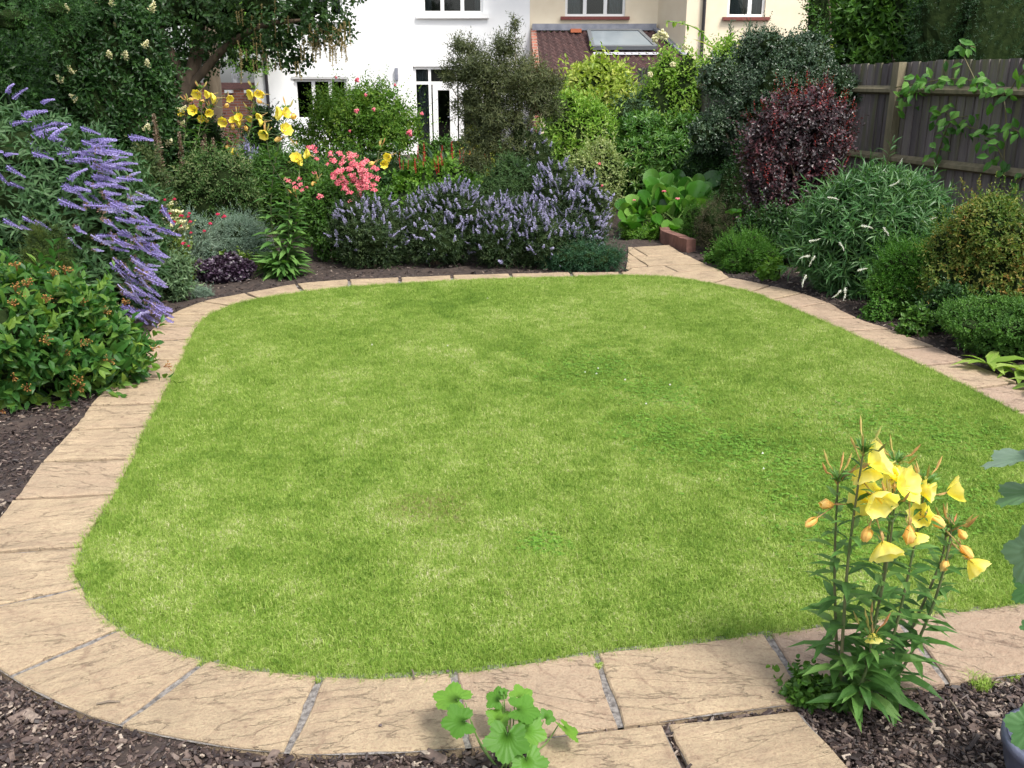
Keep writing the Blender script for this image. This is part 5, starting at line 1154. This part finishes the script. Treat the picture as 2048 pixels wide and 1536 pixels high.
# wispy tall shrub with several bare stems
ws = thing('wispy_shrub', 'tall airy dark shrub with thin bare stems rising behind the lilac hedge', 'shrub', (*P(1000, 400, 10.4)[:2], 0))
E = [EP(950, 130, 10.4, .32, .35, .22), EP(1040, 150, 10.4, .34, .35, .24), EP(1010, 90, 10.4, .16, .2, .16), EP(925, 90, 10.4, .15, .2, .10), EP(960, 215, 10.5, .34, .35, .2), EP(1060, 190, 10.4, .32, .3, .18), EP(1085, 160, 10.4, .18, .2, .12), EP(1030, 290, 10.4, .36, .3, .2), EP(1030, 48, 10.4, .05, .06, .10), EP(985, 160, 10.4, .4, .3, .3), EP(955, 320, 10.3, .2, .2, .15), EP(900, 150, 10.4, .14, .15, .12), EP(1095, 215, 10.4, .2, .2, .14), EP(1005, 235, 10.4, .36, .3, .2), EP(1110, 165, 10.4, .12, .15, .1), EP(960, 275, 10.4, .25, .2, .18)]
mb = MB(); p, q = crown(mb, E, 4300, 9, .16, 'lance', .052, .012, 60, upw=.5, rnd=.5, inner=.55, thick=.2); mb.build('foliage', leafmat('wispy', [D(.028, .040, .020), D(.07, .09, .034), D(.16, .17, .07)], .55, .25), ws)
sb = MB()
for b, m1, e in [((985, 400), (992, 290), (930, 90)), ((1000, 400), (990, 250), (975, 120)), ((1010, 400), (1030, 270), (1030, 50)), ((1015, 400), (1050, 270), (1100, 170)), ((1005, 400), (1020, 300), (1060, 150)), ((990, 400), (975, 300), (900, 170)), ((1000, 400), (1000, 280), (1000, 90))]:
    g_ = P(*b, 10.4); g_[2] = 0; pts = catmull([g_, P(*m1, 10.4), P(*e, 10.4)], 6); pts = np.concatenate(pts); sb.tube(pts, np.linspace(.022, .004, len(pts)), 6, rng.uniform(), jit=.1)
sb.build('stems', simple('pale_bark', (.11, .085, .05), .9, (.2, .16, .10), 12), ws, smooth=True)
ws2, E, p, q, c, rad = shrub('lilac_spray_shrub', 'loose lilac flecked growth between the wispy shrub and the right hand hebe', 'shrub', (1000, 1120, 225, 420), Y=10.3, leaf=('lance', .04, .010), mat=HEB, n=700, k=8, L=.12, lumps=9, dep=.5, rnd=.6)
parts(ws2, 'flower_spike', hs, [M4(p[i], q[i] + (0, 0, .8), 1.1) for i in rng.choice(len(p), 50, replace=False)])

# ---------------------------------------------------------------- back right planting
seed(78)
LIME = leafmat('lime_leaf', [D(.07, .17, .02), D(.20, .36, .05), D(.48, .58, .18)], .5, .4)
GOLD = leafmat('golden_leaf', [D(.08, .16, .02), D(.30, .40, .06), D(.70, .70, .25)], .5, .4)
shrub('golden_shrub', 'bright golden shrub in front of the tiled lean-to roof', 'shrub', (1100, 1330, 115, 300), Y=16.6, leaf=('ovate', .15, .06), mat=GOLD, n=1300, k=5, L=.2, tilt=65, lumps=12, dep=.6, rnd=.5, lift=.2)
shrub('lime_shrub', 'lime green shrub with loose arching growth below the golden shrub', 'shrub', (1050, 1260, 185, 390), Y=14.3, leaf=('ovate', .10, .036), mat=LIME, n=1500, k=6, L=.18, lumps=12, rnd=.6, dep=.6)
shrub('grey_green_shrub', 'soft grey green shrub behind the dark evergreen near the fence', 'shrub', (1180, 1440, 155, 370), Y=15.6, leaf=('lance', .08, .02), mat=leafmat('gg', [D(.05, .10, .05), D(.10, .18, .09), D(.2, .3, .16)], .6, .3), n=1300, k=7, L=.2, lumps=12, rnd=.5, dep=.6)
shrub('variegated_shrub', 'cream and lime variegated bush beside the right hand lilac bush', 'shrub', (1125, 1260, 280, 420), Y=12.4, leaf=('ovate', .055, .024), mat=leafmat('creamvar', [D(.08, .15, .04), D(.26, .34, .12), D(.60, .60, .34)], .5, .35), n=1400, k=6, L=.14, lumps=12, rnd=.5, dep=.6)
rr_, E, p, q, c, rad = shrub('climbing_rose', 'tall climbing rose with cream blooms leaning over the fence by the cream house', 'shrub', (1260, 1450, 75, 340), Y=15.4, leaf=('ovate', .08, .035), mat=LIME, n=1500, k=6, L=.25, lumps=14, rnd=.6, dep=.4, upw=.4)
crs = cluster_mesh('rose_bloom', CREAM, .055, 22, .024, .9, .02); parts(rr_, 'rose_bloom', [crs], [M4(P(x, y, 15.0), (0, -1, .3), s) for x, y, s in [(1322, 70, 1.3), (1310, 78, 1.1), (1330, 75, 1), (1300, 150, .8), (1370, 95, .8), (1345, 130, .8)]])
shrub('golden_climber', 'yellow green climber at the foot of the cream wall beside the downpipe', 'shrub', (1380, 1510, 70, 320), Y=16.2, leaf=('ovate', .08, .04), mat=LIME, n=1200, k=6, L=.25, lumps=12, rnd=.6, dep=.4)
sh = thing('trailing_branch', 'thin arching leafy branch hanging in front of the cream wall', 'branch', P(1420, 60, 15.5)); mb = MB(); c_ = np.concatenate(catmull([P(1425, 90, 15.5), P(1400, 62, 15.5), P(1370, 48, 15.4), P(1335, 42, 15.3)], 6)); mb.tube(c_, .008, 4); put_leaves(mb, 'ovate', c_, rng.normal(0, 1, c_.shape) + (0, -.3, -.5), np.ones((len(c_), 3)) * (0, 0, 1.), .10, .045, rng.uniform(0, 1, len(c_))); mb.build('leafy_stem', LIME, sh)
JUN = leafmat('columnar', [D(.012, .05, .03), D(.03, .09, .05), D(.07, .16, .08)], .5, .2)
for lb, bx in [('short columnar dark blue green conifer in front of the cream house window', (1448, 1474, 32, 200)), ('tallest columnar conifer, right of the short one, before the window', (1483, 1525, 5, 200)), ('small columnar conifer between its two taller neighbours', (1466, 1494, 50, 200))]:
    shrub('columnar_conifer', lb, 'tree', bx, Y=18.5, leaf=('needle', .06, .015), mat=JUN, n=420, k=12, L=.14, tilt=30, upw=1.5, rnd=.25, lumps=7, amt=.5, dep=1, group='columnar conifers by the cream house', nst=3)
straps('bamboo', 'pale yellow green bamboo arching at the right edge of the cream house', 'plant', P(1560, 200, 18) * (1, 1, 0) + (0, 0, 1.6), GOLD, 130, 1.3, .05, .5, .3, 1.2)
shrub('golden_shrub', 'yellowish leafy growth under the bamboo beside the pyracantha', 'shrub', (1420, 1600, 70, 300), Y=16.9, leaf=('lance', .12, .03), mat=LIME, n=900, k=6, L=.25, lumps=9, dep=.4)
CHO = leafmat('choisya', [D(.025, .085, .014), D(.07, .18, .028), D(.20, .33, .07)], .35, .3, .4)
shrub('pieris', 'large mid green evergreen with rosettes of narrow leaves behind the bergenia', 'shrub', (1195, 1470, 222, 440), Y=13.5, leaf=('lance', .14, .038), mat=CHO, n=1700, k=10, L=.10, tilt=70, bunch=.5, lumps=18, amt=.33, rnd=.35, dep=.6, upw=.5, inner=.15)
shrub('dark_evergreen', 'darker evergreen shrub between the pyracantha and the brick edging', 'shrub', (1340, 1500, 270, 440), Y=12.6, leaf=('ovate', .06, .024), mat=GREEN_D, n=1300, k=7, L=.1, lumps=10, dep=.6)
for x, y, lb in [(1198, 328, 'upper small red bloom beside the lilac bush'), (1205, 372, 'lower small red bloom beside the lilac bush')]:
    e = P(x, y, 10.9); t = thing('red_flower', lb, 'flower', e * (1, 1, 0)); child('flower', rs, t, M4(e, (0, -1, .2), .45)); mb = MB(); mb.tube([e * (1, 1, 0), e], .004, 4); mb.build('stalk', GSTEM, t)
# pyracantha dome
PYR = leafmat('pyracantha', [D(.012, .032, .015), D(.034, .072, .032), D(.11, .16, .085)], .36, .15, .6)
shrub('pyracantha', 'big dark domed shrub of small glossy leaves beside the fence', 'shrub', (1402, 1745, 42, 305), Y=11.8, leaf=('ovate', .046, .022), mat=PYR, n=5600, k=8, L=.11, tilt=62, lumps=26, amt=.22, rnd=.3, inner=.08, dep=.7, lift=.45, nst=16, sr=.03, upw=.3, stray=.03)
shrub('climber_under_fence', 'thin leafy growth on the fence under the glossy dome', 'shrub', (1440, 1560, 250, 420), Y=11.3, leaf=('ovate', .045, .02), mat=GREEN_D, n=600, k=6, L=.12, lumps=8, dep=.4, rnd=.6)
# red berberis
BER = leafmat('berberis', [D(.018, .022, .020), D(.045, .028, .035), D(.15, .03, .04)], .38, .25, .6)
bb, E, p, q, c, rad = shrub('red_berberis', 'upright dark purple berberis with bright red new shoots along its top', 'shrub', (1485, 1742, 132, 500), Y=9.9, leaf=('ovate', .05, .03), mat=BER, n=2600, k=8, L=.15, tilt=65, lumps=15, amt=.36, rnd=.5, inner=.35, dep=.5, solid=False, nst=26, sr=.016, upw=.6)
mb = MB(); tops_ = [i for i in range(len(p)) if q[i][2] > .15 and p[i][2] > c[2]]; ti = rng.choice(tops_, min(170, len(tops_)), replace=False); shoots(mb, p[ti] + q[ti] * .05, q[ti] * .4 + np.array((0, 0, 1)) + rng.normal(0, .3, (len(ti), 3)), 9, .16, 'ovate', .022, .013, 50); mb.build('red_shoots', leafmat('red_shoot', [D(.14, .012, .015), D(.30, .03, .03), D(.42, .08, .05)], .4, .35), bb)
UND = GREEN_D
shrub('low_dark_shrub', 'dark leafy shrub at the foot of the red berberis', 'shrub', (1465, 1640, 415, 500), Y=9.3, leaf=('ovate', .05, .024), mat=UND, n=1100, k=6, L=.1, lumps=11, dep=.5)
shrub('twiggy_shrub', 'brownish twiggy low shrub beside the brick edging', 'shrub', (1385, 1488, 392, 508), Y=9.95, leaf=('needle', .022, .005), mat=leafmat('twig', [D(.03, .03, .018), D(.07, .065, .035), D(.15, .14, .08)], .7, .2), n=1300, k=10, L=.11, lumps=9, dep=.8, nst=30, sr=.006)
BOXL = leafmat('box_leaf', [D(.022, .085, .010), D(.06, .17, .02), D(.15, .30, .05)], .5, .35)
shrub('green_hebe', 'small bright green mound behind the brick edging', 'shrub', (1362, 1440, 405, 478), Y=10.5, leaf=('needle', .024, .006), mat=BOXL, n=1500, k=9, L=.07, lumps=9, dep=.8, inner=.1)
shrub('green_hebe', 'round bright green mound beside the path junction on the right', 'shrub', (1428, 1562, 456, 550), leaf=('needle', .026, .007), mat=BOXL, n=2600, k=11, L=.08, tilt=45, lumps=14, amt=.28, dep=.85, inner=.1)
shrub('green_hebe', 'upright rounded bright green bush between the white flowered hebe and the orange spiraea', 'shrub', (1750, 1905, 478, 665), Y=7.15, leaf=('needle', .028, .008), mat=BOXL, n=3300, k=11, L=.09, tilt=45, lumps=16, amt=.3, dep=.85, inner=.12)
shrub('green_hebe', 'clipped rounded green dome at the right edge by the path', 'shrub', (1885, 2250, 575, 765), Y=6.1, leaf=('ovate', .024, .011), mat=leafmat('hebe_dome', [D(.025, .085, .014), D(.07, .17, .028), D(.16, .30, .06)], .5, .3), n=5200, k=8, L=.05, tilt=50, lumps=24, amt=.2, dep=.8, inner=.08, rnd=.2, stray=.02)
# willow-leaved hebe with white tassels
WIL = leafmat('willow_hebe', [D(.025, .080, .022), D(.055, .15, .042), D(.17, .29, .12)], .42, .3, .5)
wl, E, p, q, c, rad = shrub('willow_leaved_hebe', 'large mound of long narrow leaves with a few white tassel flowers by the fence', 'shrub', (1605, 1925, 322, 590), Y=8.0, leaf=('lance', .15, .023), mat=WIL, n=1900, k=9, L=.13, tilt=62, bunch=.2, lumps=16, amt=.34, rnd=.4, inner=.18, dep=.75, upw=.45, droop=.1)
wt = spike_mesh('flower_tassel', WHI, .10, .014, 70, .007, .5, .0)
parts(wl, 'flower_tassel', [wt], [M4(P(x, y, Y), ax, s) for x, y, Y, ax, s in [(1722, 452, 7.2, (1, -.3, .05), 1.), (1766, 455, 7.1, (.7, -.2, -.7), .9), (1618, 482, 7.2, (1, -.2, .05), .9), (1678, 485, 7.1, (.6, -.2, -.5), .8), (1620, 512, 7.1, (-.9, -.2, .1), .9), (1630, 512, 7.0, (-.6, -.2, -.7), .9), (1613, 550, 7.0, (-.6, -.2, -.8), 1), (1715, 542, 6.9, (.7, -.2, .4), .8),
   (1690, 575, 6.9, (.2, -.2, -.9), 1), (1682, 580, 6.8, (-.5, -.2, -.8), .9), (1655, 395, 7.4, (1, -.3, .1), .9), (1780, 372, 7.6, (.8, -.3, .3), .9), (1798, 330, 7.9, (.3, -.3, .9), .6), (1860, 440, 7.3, (.3, -.5, .5), .6)]])
# spiraea
SPI = leafmat('spiraea', [D(.035, .085, .014), D(.075, .15, .022), D(.20, .22, .045), D(.48, .19, .06)], .5, .3)
shrub('spiraea', 'dense orange and yellow leafed spiraea at the right edge in front of the fence', 'shrub', (1868, 2200, 378, 640), Y=6.9, leaf=('ovate', .034, .014), mat=SPI, n=4200, k=8, L=.09, tilt=60, lumps=22, amt=.28, rnd=.35, inner=.15, dep=.8, rj=.6)
shrub('low_dark_shrub', 'shaded dark green growth under the orange spiraea', 'plant', (1850, 1990, 570, 700), Y=6.7, leaf=('ovate', .04, .02), mat=GREEN_D, n=800, k=6, L=.08, lumps=9, dep=.6)
# bergenia: big round leaves
seed(79)
BERG = leafmat('bergenia', [D(.02, .085, .012), D(.06, .19, .02), D(.18, .33, .07)], .3, .35, .5)
bg_ = thing('bergenia', 'clump of big glossy round leaves beside the brick edging', 'plant', (*G(1330, 455)[:2], 0)); mb = MB(); st = MB(); N = 0
for _ in range(150):
    x, y = rng.uniform(1245, 1465), rng.uniform(360, 462); 
    if x < 1290 and y < 395: continue
    if x > 1350 and y > 430: continue
    Y = np.interp(y, [360, 465], [11.9, 10.9]) + rng.normal(0, .1); e = P(x, y, Y); e[2] = max(e[2], .08)
    b = np.array((P(1335, 455, 11.6)[0] + rng.normal(0, .3), 11.4 + rng.normal(0, .15), 0)); d = e - b + (0, -.2, .1); L = rng.uniform(.20, .31)
    put_leaves(mb, 'round', (e - nrm(d) * L * .5)[None], (nrm(d) + np.array((rng.normal(0, .4), -.3, rng.normal(.25, .35))))[None], np.array([(rng.normal(0, .4), -.7, .8)]), L, L * .85, np.array([rng.uniform()]))
    st.tube([b, (b + e) / 2 + (0, 0, .03), e - nrm(d) * L * .45], .007, 5, .5)
mb.build('leaves', BERG, bg_, smooth=True); st.build('stalks', GSTEM, bg_)
parts(bg_, 'flower_head', pc, [M4(P(1354, 400, 11.0), (0, 0, 1), .9), M4(P(1328, 385, 11.2), (0, 0, 1), .8), M4(P(1268, 402, 11.2), (0, 0, 1), .6)])
def groundcover(label, box, Y, mat=GREEN_B, n=500, leaf=('ovate', .03, .018), lump=10, dep=.5): return shrub('ground_cover', label, 'plant', box, Y=Y, leaf=leaf, mat=mat, n=n, k=4, L=.04, tilt=70, lumps=lump, amt=.35, dep=dep, inner=.1, upw=.7, nst=3)
groundcover('low fresh green ground cover in front of the bergenia at the end of the path', (1240, 1330, 455, 492), 10.9, n=900)
groundcover('pale green leafy seedling on the mulch right of the round green mound', (1515, 1570, 518, 553), 8.55, GREEN_B, 90, ('ovate', .05, .04))
groundcover('low light green plant at the foot of the upright green bush', (1725, 1800, 590, 645), 7.0, BOXL, 260)
groundcover('small leafy plants on the mulch in front of the shaded dark growth', (1800, 1870, 615, 680), 6.55, GREEN_M, 160, ('ovate', .05, .025))
groundcover('tiny green weeds at the edge of the mulch near the round mound', (1405, 1445, 505, 530), 9.35, BOXL, 120)
# foxglove rosette drooping over the path
lr = thing('foxglove_rosette', 'broad lime green foxglove leaves drooping over the slabs at the right edge', 'plant', G(1990, 735)); mb = MB()
for bx, by in ((1975, 728), (2040, 740), (2090, 770)):
    b = G(bx, by, .06); N = 13; ph = np.linspace(2.4, 7.4, N) + rng.normal(0, .2, N); d = np.stack([np.cos(ph), np.sin(ph), rng.uniform(-.05, .5, N)], 1)
    put_leaves(mb, 'lance', np.repeat(b[None], N, 0), d, np.array((0, 0, 1.)) + rng.normal(0, .15, (N, 3)), .22 * rng.uniform(.7, 1.2, N), .075, rng.uniform(.3, 1, N))
mb.build('leaves', leafmat('limeros', [D(.10, .20, .02), D(.20, .32, .05), D(.34, .44, .12)], .5, .35), lr, smooth=True)
# climber on the fence
cf = thing('fence_climber', 'wiry climber with broad fresh green leaves trained across the fence', 'climber', G(1990, 560, 0)); sb = MB(); mb = MB()
def fenceP(x, y): # point just in front of the fence plane along the sight line
    a, b = ray(x, y); n2 = fs_; o2 = f0_ + fs_ * .12; Y = (o2 @ n2) / (a * n2[0] + n2[1]); return np.array((a * Y, Y, CH + b * Y))
for ln_, nl in [([(2010, 420), (2008, 320), (2012, 240), (2005, 180)], 16), ([(2010, 400), (2048, 350), (2090, 320)], 6), ([(2012, 330), (1990, 290), (1960, 262), (1925, 250)], 22), ([(2005, 185), (1960, 165), (1900, 158), (1850, 165), (1790, 175)], 46), ([(2010, 200), (2040, 150), (2080, 110)], 16), ([(1870, 330), (1885, 280), (1905, 240), (1935, 232)], 22), ([(1850, 165), (1820, 190), (1800, 215)], 16),
       ([(2012, 250), (2040, 265), (2075, 280)], 10), ([(1905, 240), (1890, 225), (1870, 235)], 10), ([(1950, 160), (1920, 90), (1950, 95)], 12)]:
    c_ = np.concatenate(catmull([fenceP(*q_) for q_ in ln_], 8)); sb.tube(c_, .006, 5, .5)
    ix = rng.integers(0, len(c_), nl); N = nl; pp = c_[ix] + rng.normal(0, .05, (N, 3)) + (-.04, -.05, 0); dd_ = rng.normal(0, 1, (N, 3)) * (1, .3, .6) + (0, -.1, -.5)
    put_leaves(mb, 'ovate', pp, dd_, np.array((-.5, -.8, .5)) + rng.normal(0, .3, (N, 3)), .12 * rng.uniform(.6, 1.2, N), .065 * rng.uniform(.7, 1.1, N), rng.uniform(0, 1, N))
mb.build('leaves', leafmat('climber', [D(.03, .10, .02), D(.07, .20, .03), D(.16, .32, .07)], .45, .4), cf); sb.build('stems', RSTEM, cf)

# ---------------------------------------------------------------- foreground
seed(81)
def zo(a, b): return (1500 + a / 2.239, 850 + b / 2.239)
bpt = G(1695, 1425); Yo = bpt[1]
S = lambda *pts: [(*zo(a, b), dy) for a, b, dy in pts]
stems = [S((405, 1150, 0), (418, 900, 0), (440, 600, .0), (480, 300, -.01), (510, 110, -.02)), S((395, 1130, .05), (382, 850, .06), (380, 560, .07), (395, 240, .07)), S((490, 1250, -.02), (560, 880, -.02), (610, 640, -.03), (650, 350, -.04)),
         S((520, 1240, .03), (640, 950, .04), (730, 570, .04), (790, 250, .05)), S((600, 1230, .04), (760, 950, .05), (860, 680, .05), (905, 450, .06)), S((560, 1230, .08), (720, 920, .1), (850, 620, .12), (880, 480, .12)), S((530, 1250, .02), (545, 850, .06), (600, 640, .08), (655, 160, .10)), S((470, 1240, -.05), (530, 1060, -.06), (545, 940, -.07))]
Fz = lambda a, b, k, ax, s=1., dy=0.: (*zo(a, b), k, ax, s, dy)
fl = [Fz(582, 152, 'o', (.75, -.3, .55), 1.15, -.02), Fz(525, 232, 'o', (.3, -.3, -.7), 1.05), Fz(640, 240, 'o', (-.9, -.2, .3), 1.0, .05), Fz(712, 270, 'o', (.6, -.55, .35), 1.15, -.02), Fz(790, 285, 'o', (.8, -.4, .3), .9, .04), Fz(932, 292, 'o', (.85, -.25, .35), 1.05, .05), Fz(505, 340, 'o', (-.8, -.4, .3), 1.0),
      Fz(585, 350, 'o', (.2, -.8, -.25), 1.25, -.07), Fz(765, 405, 'o', (-.5, -.5, .35), 1.05, .02), Fz(335, 355, 'w', (-1, -.2, .1), 1.0, .05), Fz(268, 438, 'w', (-.8, -.2, -.5), .95, .04), Fz(520, 500, 'w', (-.25, -.2, -.95), 1.1, -.03), Fz(712, 505, 'w', (0, -.3, -1), 1.2, -.03), Fz(612, 575, 'o', (.1, -.55, -.6), 1.2, -.08),
      Fz(850, 440, 'w', (.8, -.2, -.6), 1.15, .03), Fz(955, 495, 'w', (.6, -.2, -.7), .8, .05), Fz(975, 575, 'w', (.7, -.2, -.7), 1.1, .04), Fz(1018, 640, 'o', (.55, -.4, -.5), 1.1, .03), Fz(868, 635, 'w', (-.3, -.3, -.8), .9, .05), Fz(553, 958, 'o', (.1, -.2, -.95), .62, -.08), Fz(500, 235, 'o', (-.6, -.3, .5), .8, .03), Fz(660, 215, 'o', (.3, -.3, .8), .85, .06), Fz(540, 310, 'o', (-.2, -.6, .5), .85, .02), Fz(810, 300, 'o', (.7, -.6, 0), .8, .02), Fz(750, 510, 'o', (.4, -.3, -.9), .7, .0)]
primrose('tall yellow evening primrose growing at the edge of the slabs in the right foreground', bpt, Yo, stems, fl, True, leafL=.11, nleaf=38, basal=28, basal_l=.12, group=None, hero=True)
groundcover('small round leafed plant spilling onto the slab beside the foreground primrose', (1568, 1690, 1362, 1450), G(1620, 1415)[1] + .02, GREEN_M, 210, ('round', .028, .026), 12, .6)
# mallow seedling
MAL = leafmat('mallow_leaf', [D(.05, .15, .015), D(.10, .25, .03), D(.20, .36, .05)], .5, .4, .3, 12)
def zm(a, b): return (750 + a / 3.7236, 1250 + b / 3.7236)
mw = thing('mallow_plant', 'young plant with broad lobed light green leaves at the bottom edge of the photo', 'plant', (*G(1010, 1545)[:2], 0)); Ym = G(1010, 1545)[1]
base = np.array((*G(1010, 1545)[:2], 0)); vein = []
for a, b, ax, up, L, dy, sh_ in [(600, 555, (-.9, .3, .1), (.1, -.4, 1), .098, .12, .6), (650, 720, (-.9, -.2, .1), (-.1, -.7, .8), .085, .03, .15), (915, 555, (-.7, .4, .1), (-.3, -.7, .6), .055, .12, .2), (1080, 535, (.8, .6, .15), (.3, -.4, .9), .062, .15, .75), (1080, 630, (1, 0, -.15), (.2, -.5, .9), .085, .06, .3),
      (920, 700, (.1, .6, .3), (0, -.5, 1), .06, .08, .7), (1135, 790, (.9, -.1, -.2), (.2, -.8, .7), .080, .02, .6), (1275, 690, (.4, .5, .2), (.4, -.6, .7), .04, .07, .2), (1420, 770, (.7, -.55, -.4), (.8, -.2, .7), .072, .05, .85), (985, 830, (-.1, -.7, -.5), (0, -.8, .6), .098, -.05, .1), (1130, 1010, (.3, -.7, -.5), (.1, -.8, .7), .085, -.08, .3), (960, 500, (0, .7, .4), (0, -.5, 1), .02, .13, .3)]:
    c_ = P(*zm(a, b), Ym + dy); ax = nrm(np.array(ax, float)); mb = MB(); put_leaves(mb, 'lobed', (c_ - ax * L * .35)[None], ax[None], np.array([up], float) + (0, .35, .2), L * 1.08, L * 1.2, np.array([sh_])); mb.build('leaf', MAL, mw, smooth=True)
    st_ = MB(); e = c_ - ax * L * .3; b0 = base + np.array((rng.normal(0, .008), rng.normal(0, .008), 0)); md_ = (b0 * .45 + e * .55) + np.array(((e - b0)[0] * .12, 0, -.01)); q_ = np.concatenate(catmull([b0, md_, e], 5)); st_.tube(q_, np.linspace(.0030, .0017, len(q_)), 6, .5); st_.build('leaf_stalk', GSTEM, mw, smooth=True)
# blue grey pot with tall leafy plant at the right edge
POT = simple('glazed_pot', (.05, .06, .10), .3, (.13, .14, .20), 8, .3, 30)
pt = thing('plant_pot', 'glazed dark blue grey plant pot cut by the bottom right corner', 'pot', (*G(2110, 1620)[:2], 0)); pc_ = G(2100, 1600); k_ = 28; prof = [(.090, 0), (.10, .02), (.125, .10), (.135, .155), (.142, .16), (.142, .185), (.128, .185), (.124, .16), (.118, .15), (0.001, .15)]
mb = MB(); v = []; 
for r_, z_ in prof: v += [(pc_[0] + cos(a) * r_, pc_[1] + sin(a) * r_, z_) for a in np.linspace(0, 2 * pi, k_, endpoint=False)]
mb.add(v, np.array([(j * k_ + i, j * k_ + (i + 1) % k_, (j + 1) * k_ + (i + 1) % k_, (j + 1) * k_ + i) for j in range(len(prof) - 1) for i in range(k_)])); mb.build('pot_body', POT, pt, smooth=True)
mp_ = thing('leafy_potted_plant', 'tall plant with large lobed blue green leaves reaching in from the right edge', 'plant', (pc_[0], pc_[1], .15)); PLM = leafmat('poppy_leaf', [D(.04, .13, .03), D(.09, .20, .07), D(.20, .28, .22)], .5, .35, .4, 6); st_ = MB(); tp_ = np.array((pc_[0] + .06, pc_[1] + .04, .95)); st_.tube([(pc_[0], pc_[1], .15), (pc_[0] + .03, pc_[1], .5), tp_], .009, 7); st_.build('stem', GSTEM, mp_, smooth=True)
for x, y, ax, up, L, r_ in [(2052, 915, (-1, .1, -.2), (0, .25, 1), .16, .95), (2068, 985, (-1, -.1, -.22), (-.1, .2, 1), .15, .6), (2064, 1105, (-.45, -.2, -.9), (-.9, -.25, .5), .13, .75), (2072, 1175, (-.8, 0, -.5), (-.2, -.3, .9), .10, .1), (2064, 1255, (-1, 0, 0), (0, -.1, .9), .05, .3), (2062, 1455, (-.6, -.3, -.6), (-.5, -.5, .6), .11, .25), (2130, 880, (.5, .3, .4), (0, 0, 1), .14, .5), (2180, 1000, (.8, -.3, 0), (0, 0, 1), .14, .5), (2160, 1150, (.6, .5, 0), (0, 0, 1), .14, .4)]:
    c_ = P(x, y, pc_[1]); ax = nrm(np.array(ax, float)); mb = MB(); put_leaves(mb, 'lobed', (c_ - ax * L * .45)[None], ax[None], np.array([up], float), L * 1.1, L, np.array([r_])); mb.build('leaf', PLM, mp_, smooth=True)
    s2 = MB(); e = c_ - ax * L * .4; s2.tube([(pc_[0] + .04, pc_[1], e[2] - .03), (np.array((pc_[0] + .04, pc_[1], e[2])) + e) / 2 , e], .003, 5); s2.build('leaf_stalk', GSTEM, mp_)
# little things: pebbles, twigs, weeds, clover heads, grass tufts at the slabs
seed(82)
PEB = simple('pebble', (.22, .15, .11), .6, (.45, .34, .26), 30)
def pebble(label, x, y, s, col=None, group=None, z=.03):
    g_ = G(x, y, z); t = thing('pebble', label, 'pebble', g_, 0, group); mb = MB(); n_ = 10; v = []
    for j in range(1, 6):
        th = pi * j / 6
        for i in range(n_): a = 2 * pi * i / n_; rr = 1 + .12 * sin(a * 2 + s * 900) + rng.normal(0, .03); v.append((g_[0] + cos(a) * sin(th) * s * rr, g_[1] + sin(a) * sin(th) * s * .75 * rr, g_[2] + s * .45 + cos(th) * s * .5))
    f = [(j * n_ + i, j * n_ + (i + 1) % n_, (j + 1) * n_ + (i + 1) % n_, (j + 1) * n_ + i) for j in range(4) for i in range(n_)] + [tuple(range(n_))[::-1], tuple(range(4 * n_, 5 * n_))]
    mb.add(v, f); mb.build('stone', col or PEB, t, smooth=True)
DK = simple('dark_pebble', (.05, .035, .035), .6, (.12, .09, .09), 40)
for i, (x, y, s) in enumerate([(1952, 1466, .010), (1948, 1492, .007), (1977, 1475, .006), (1880, 1500, .007), (1800, 1502, .008), (1900, 1425, .006), (1925, 1535, .007), (1840, 1512, .006), (1965, 1512, .008), (1905, 1482, .006), (1990, 1475, .007)]):
    pebble('small tan pebble lying on the mulch beside the blue grey pot', x, y, s, PEB, 'pebbles in the right foreground mulch', .01)
pebble('small dark pebble alone on the slab left of the mallow plant', 761, 1452, .006, DK); pebble('small dark pebble on the slab left of the foreground primrose', 1546, 1385, .005, DK); pebble('small dark pebble on the lawn edge slab near the bottom centre joint', 895, 1343, .006, DK)
def twig(label, a, b, r=.003):
    a3, b3 = G(*a, .036), G(*b, .036); t = thing('twig', label, 'twig', a3); mb = MB(); mb.tube([a3, (a3 + b3) / 2 + (0, .004, .002), b3], [r, r * 1.2, r * .6], 5, jit=.1); mb.build('bark_piece', BARKG, t)
twig('short dry twig lying on the lower left slab', (193, 1408), (240, 1403)); twig('short dark twig lying at the lawn edge near the bottom centre', (824, 1340), (829, 1357)); twig('pale stick lying on the mulch left of the pot', (1900, 1400), (1925, 1438), .003)
def tuft(label, x, y, n_, h, rad, z=.01):
    g_ = G(x, y, z); t = thing('grass_tuft', label, 'grass', g_); mb = MB(); blades(mb, n_, rad, h, .0024); mb.V[-1] = mb.V[-1] + g_; mb.build('blades', GRASS, t)
tuft('fine green grass tuft growing in the mulch at the slab edge on the right', 1958, 1372, 260, (.02, .045), .035); tuft('mossy green patch at the slab edge near the right border', 2022, 1356, 160, (.008, .018), .025)
tuft('grass growing in the joint between two slabs at the bottom centre', 1195, 1335, 90, (.01, .02), .012, .022); tuft('dark taller grass at the bottom left corner of the lawn', 178, 1150, 600, (.025, .045), .045, .015)
WF = simple('clover_white', (.7, .7, .66), .7)
me = None
for x, y in [(1196, 737), (1193, 748), (895, 692), (1292, 808), (1250, 760), (975, 597), (1525, 907), (1527, 938), (744, 690), (1170, 745), (1340, 770)]:
    g_ = G(x, y, .036); t = thing('clover_flower', 'tiny white clover head in the lawn grass', 'flower', g_, 0, 'clover heads in the lawn')
    
    o = child('flower_head', CLV, t, M4(g_, (0, 0, 1), .7)) if me is not None else None
    if me is None:
        CLV = cluster_mesh('flower_head', WF, .007, 16, .003, .9, .0); me = CLV; child('flower_head', CLV, t, M4(g_, (0, 0, 1), .7))
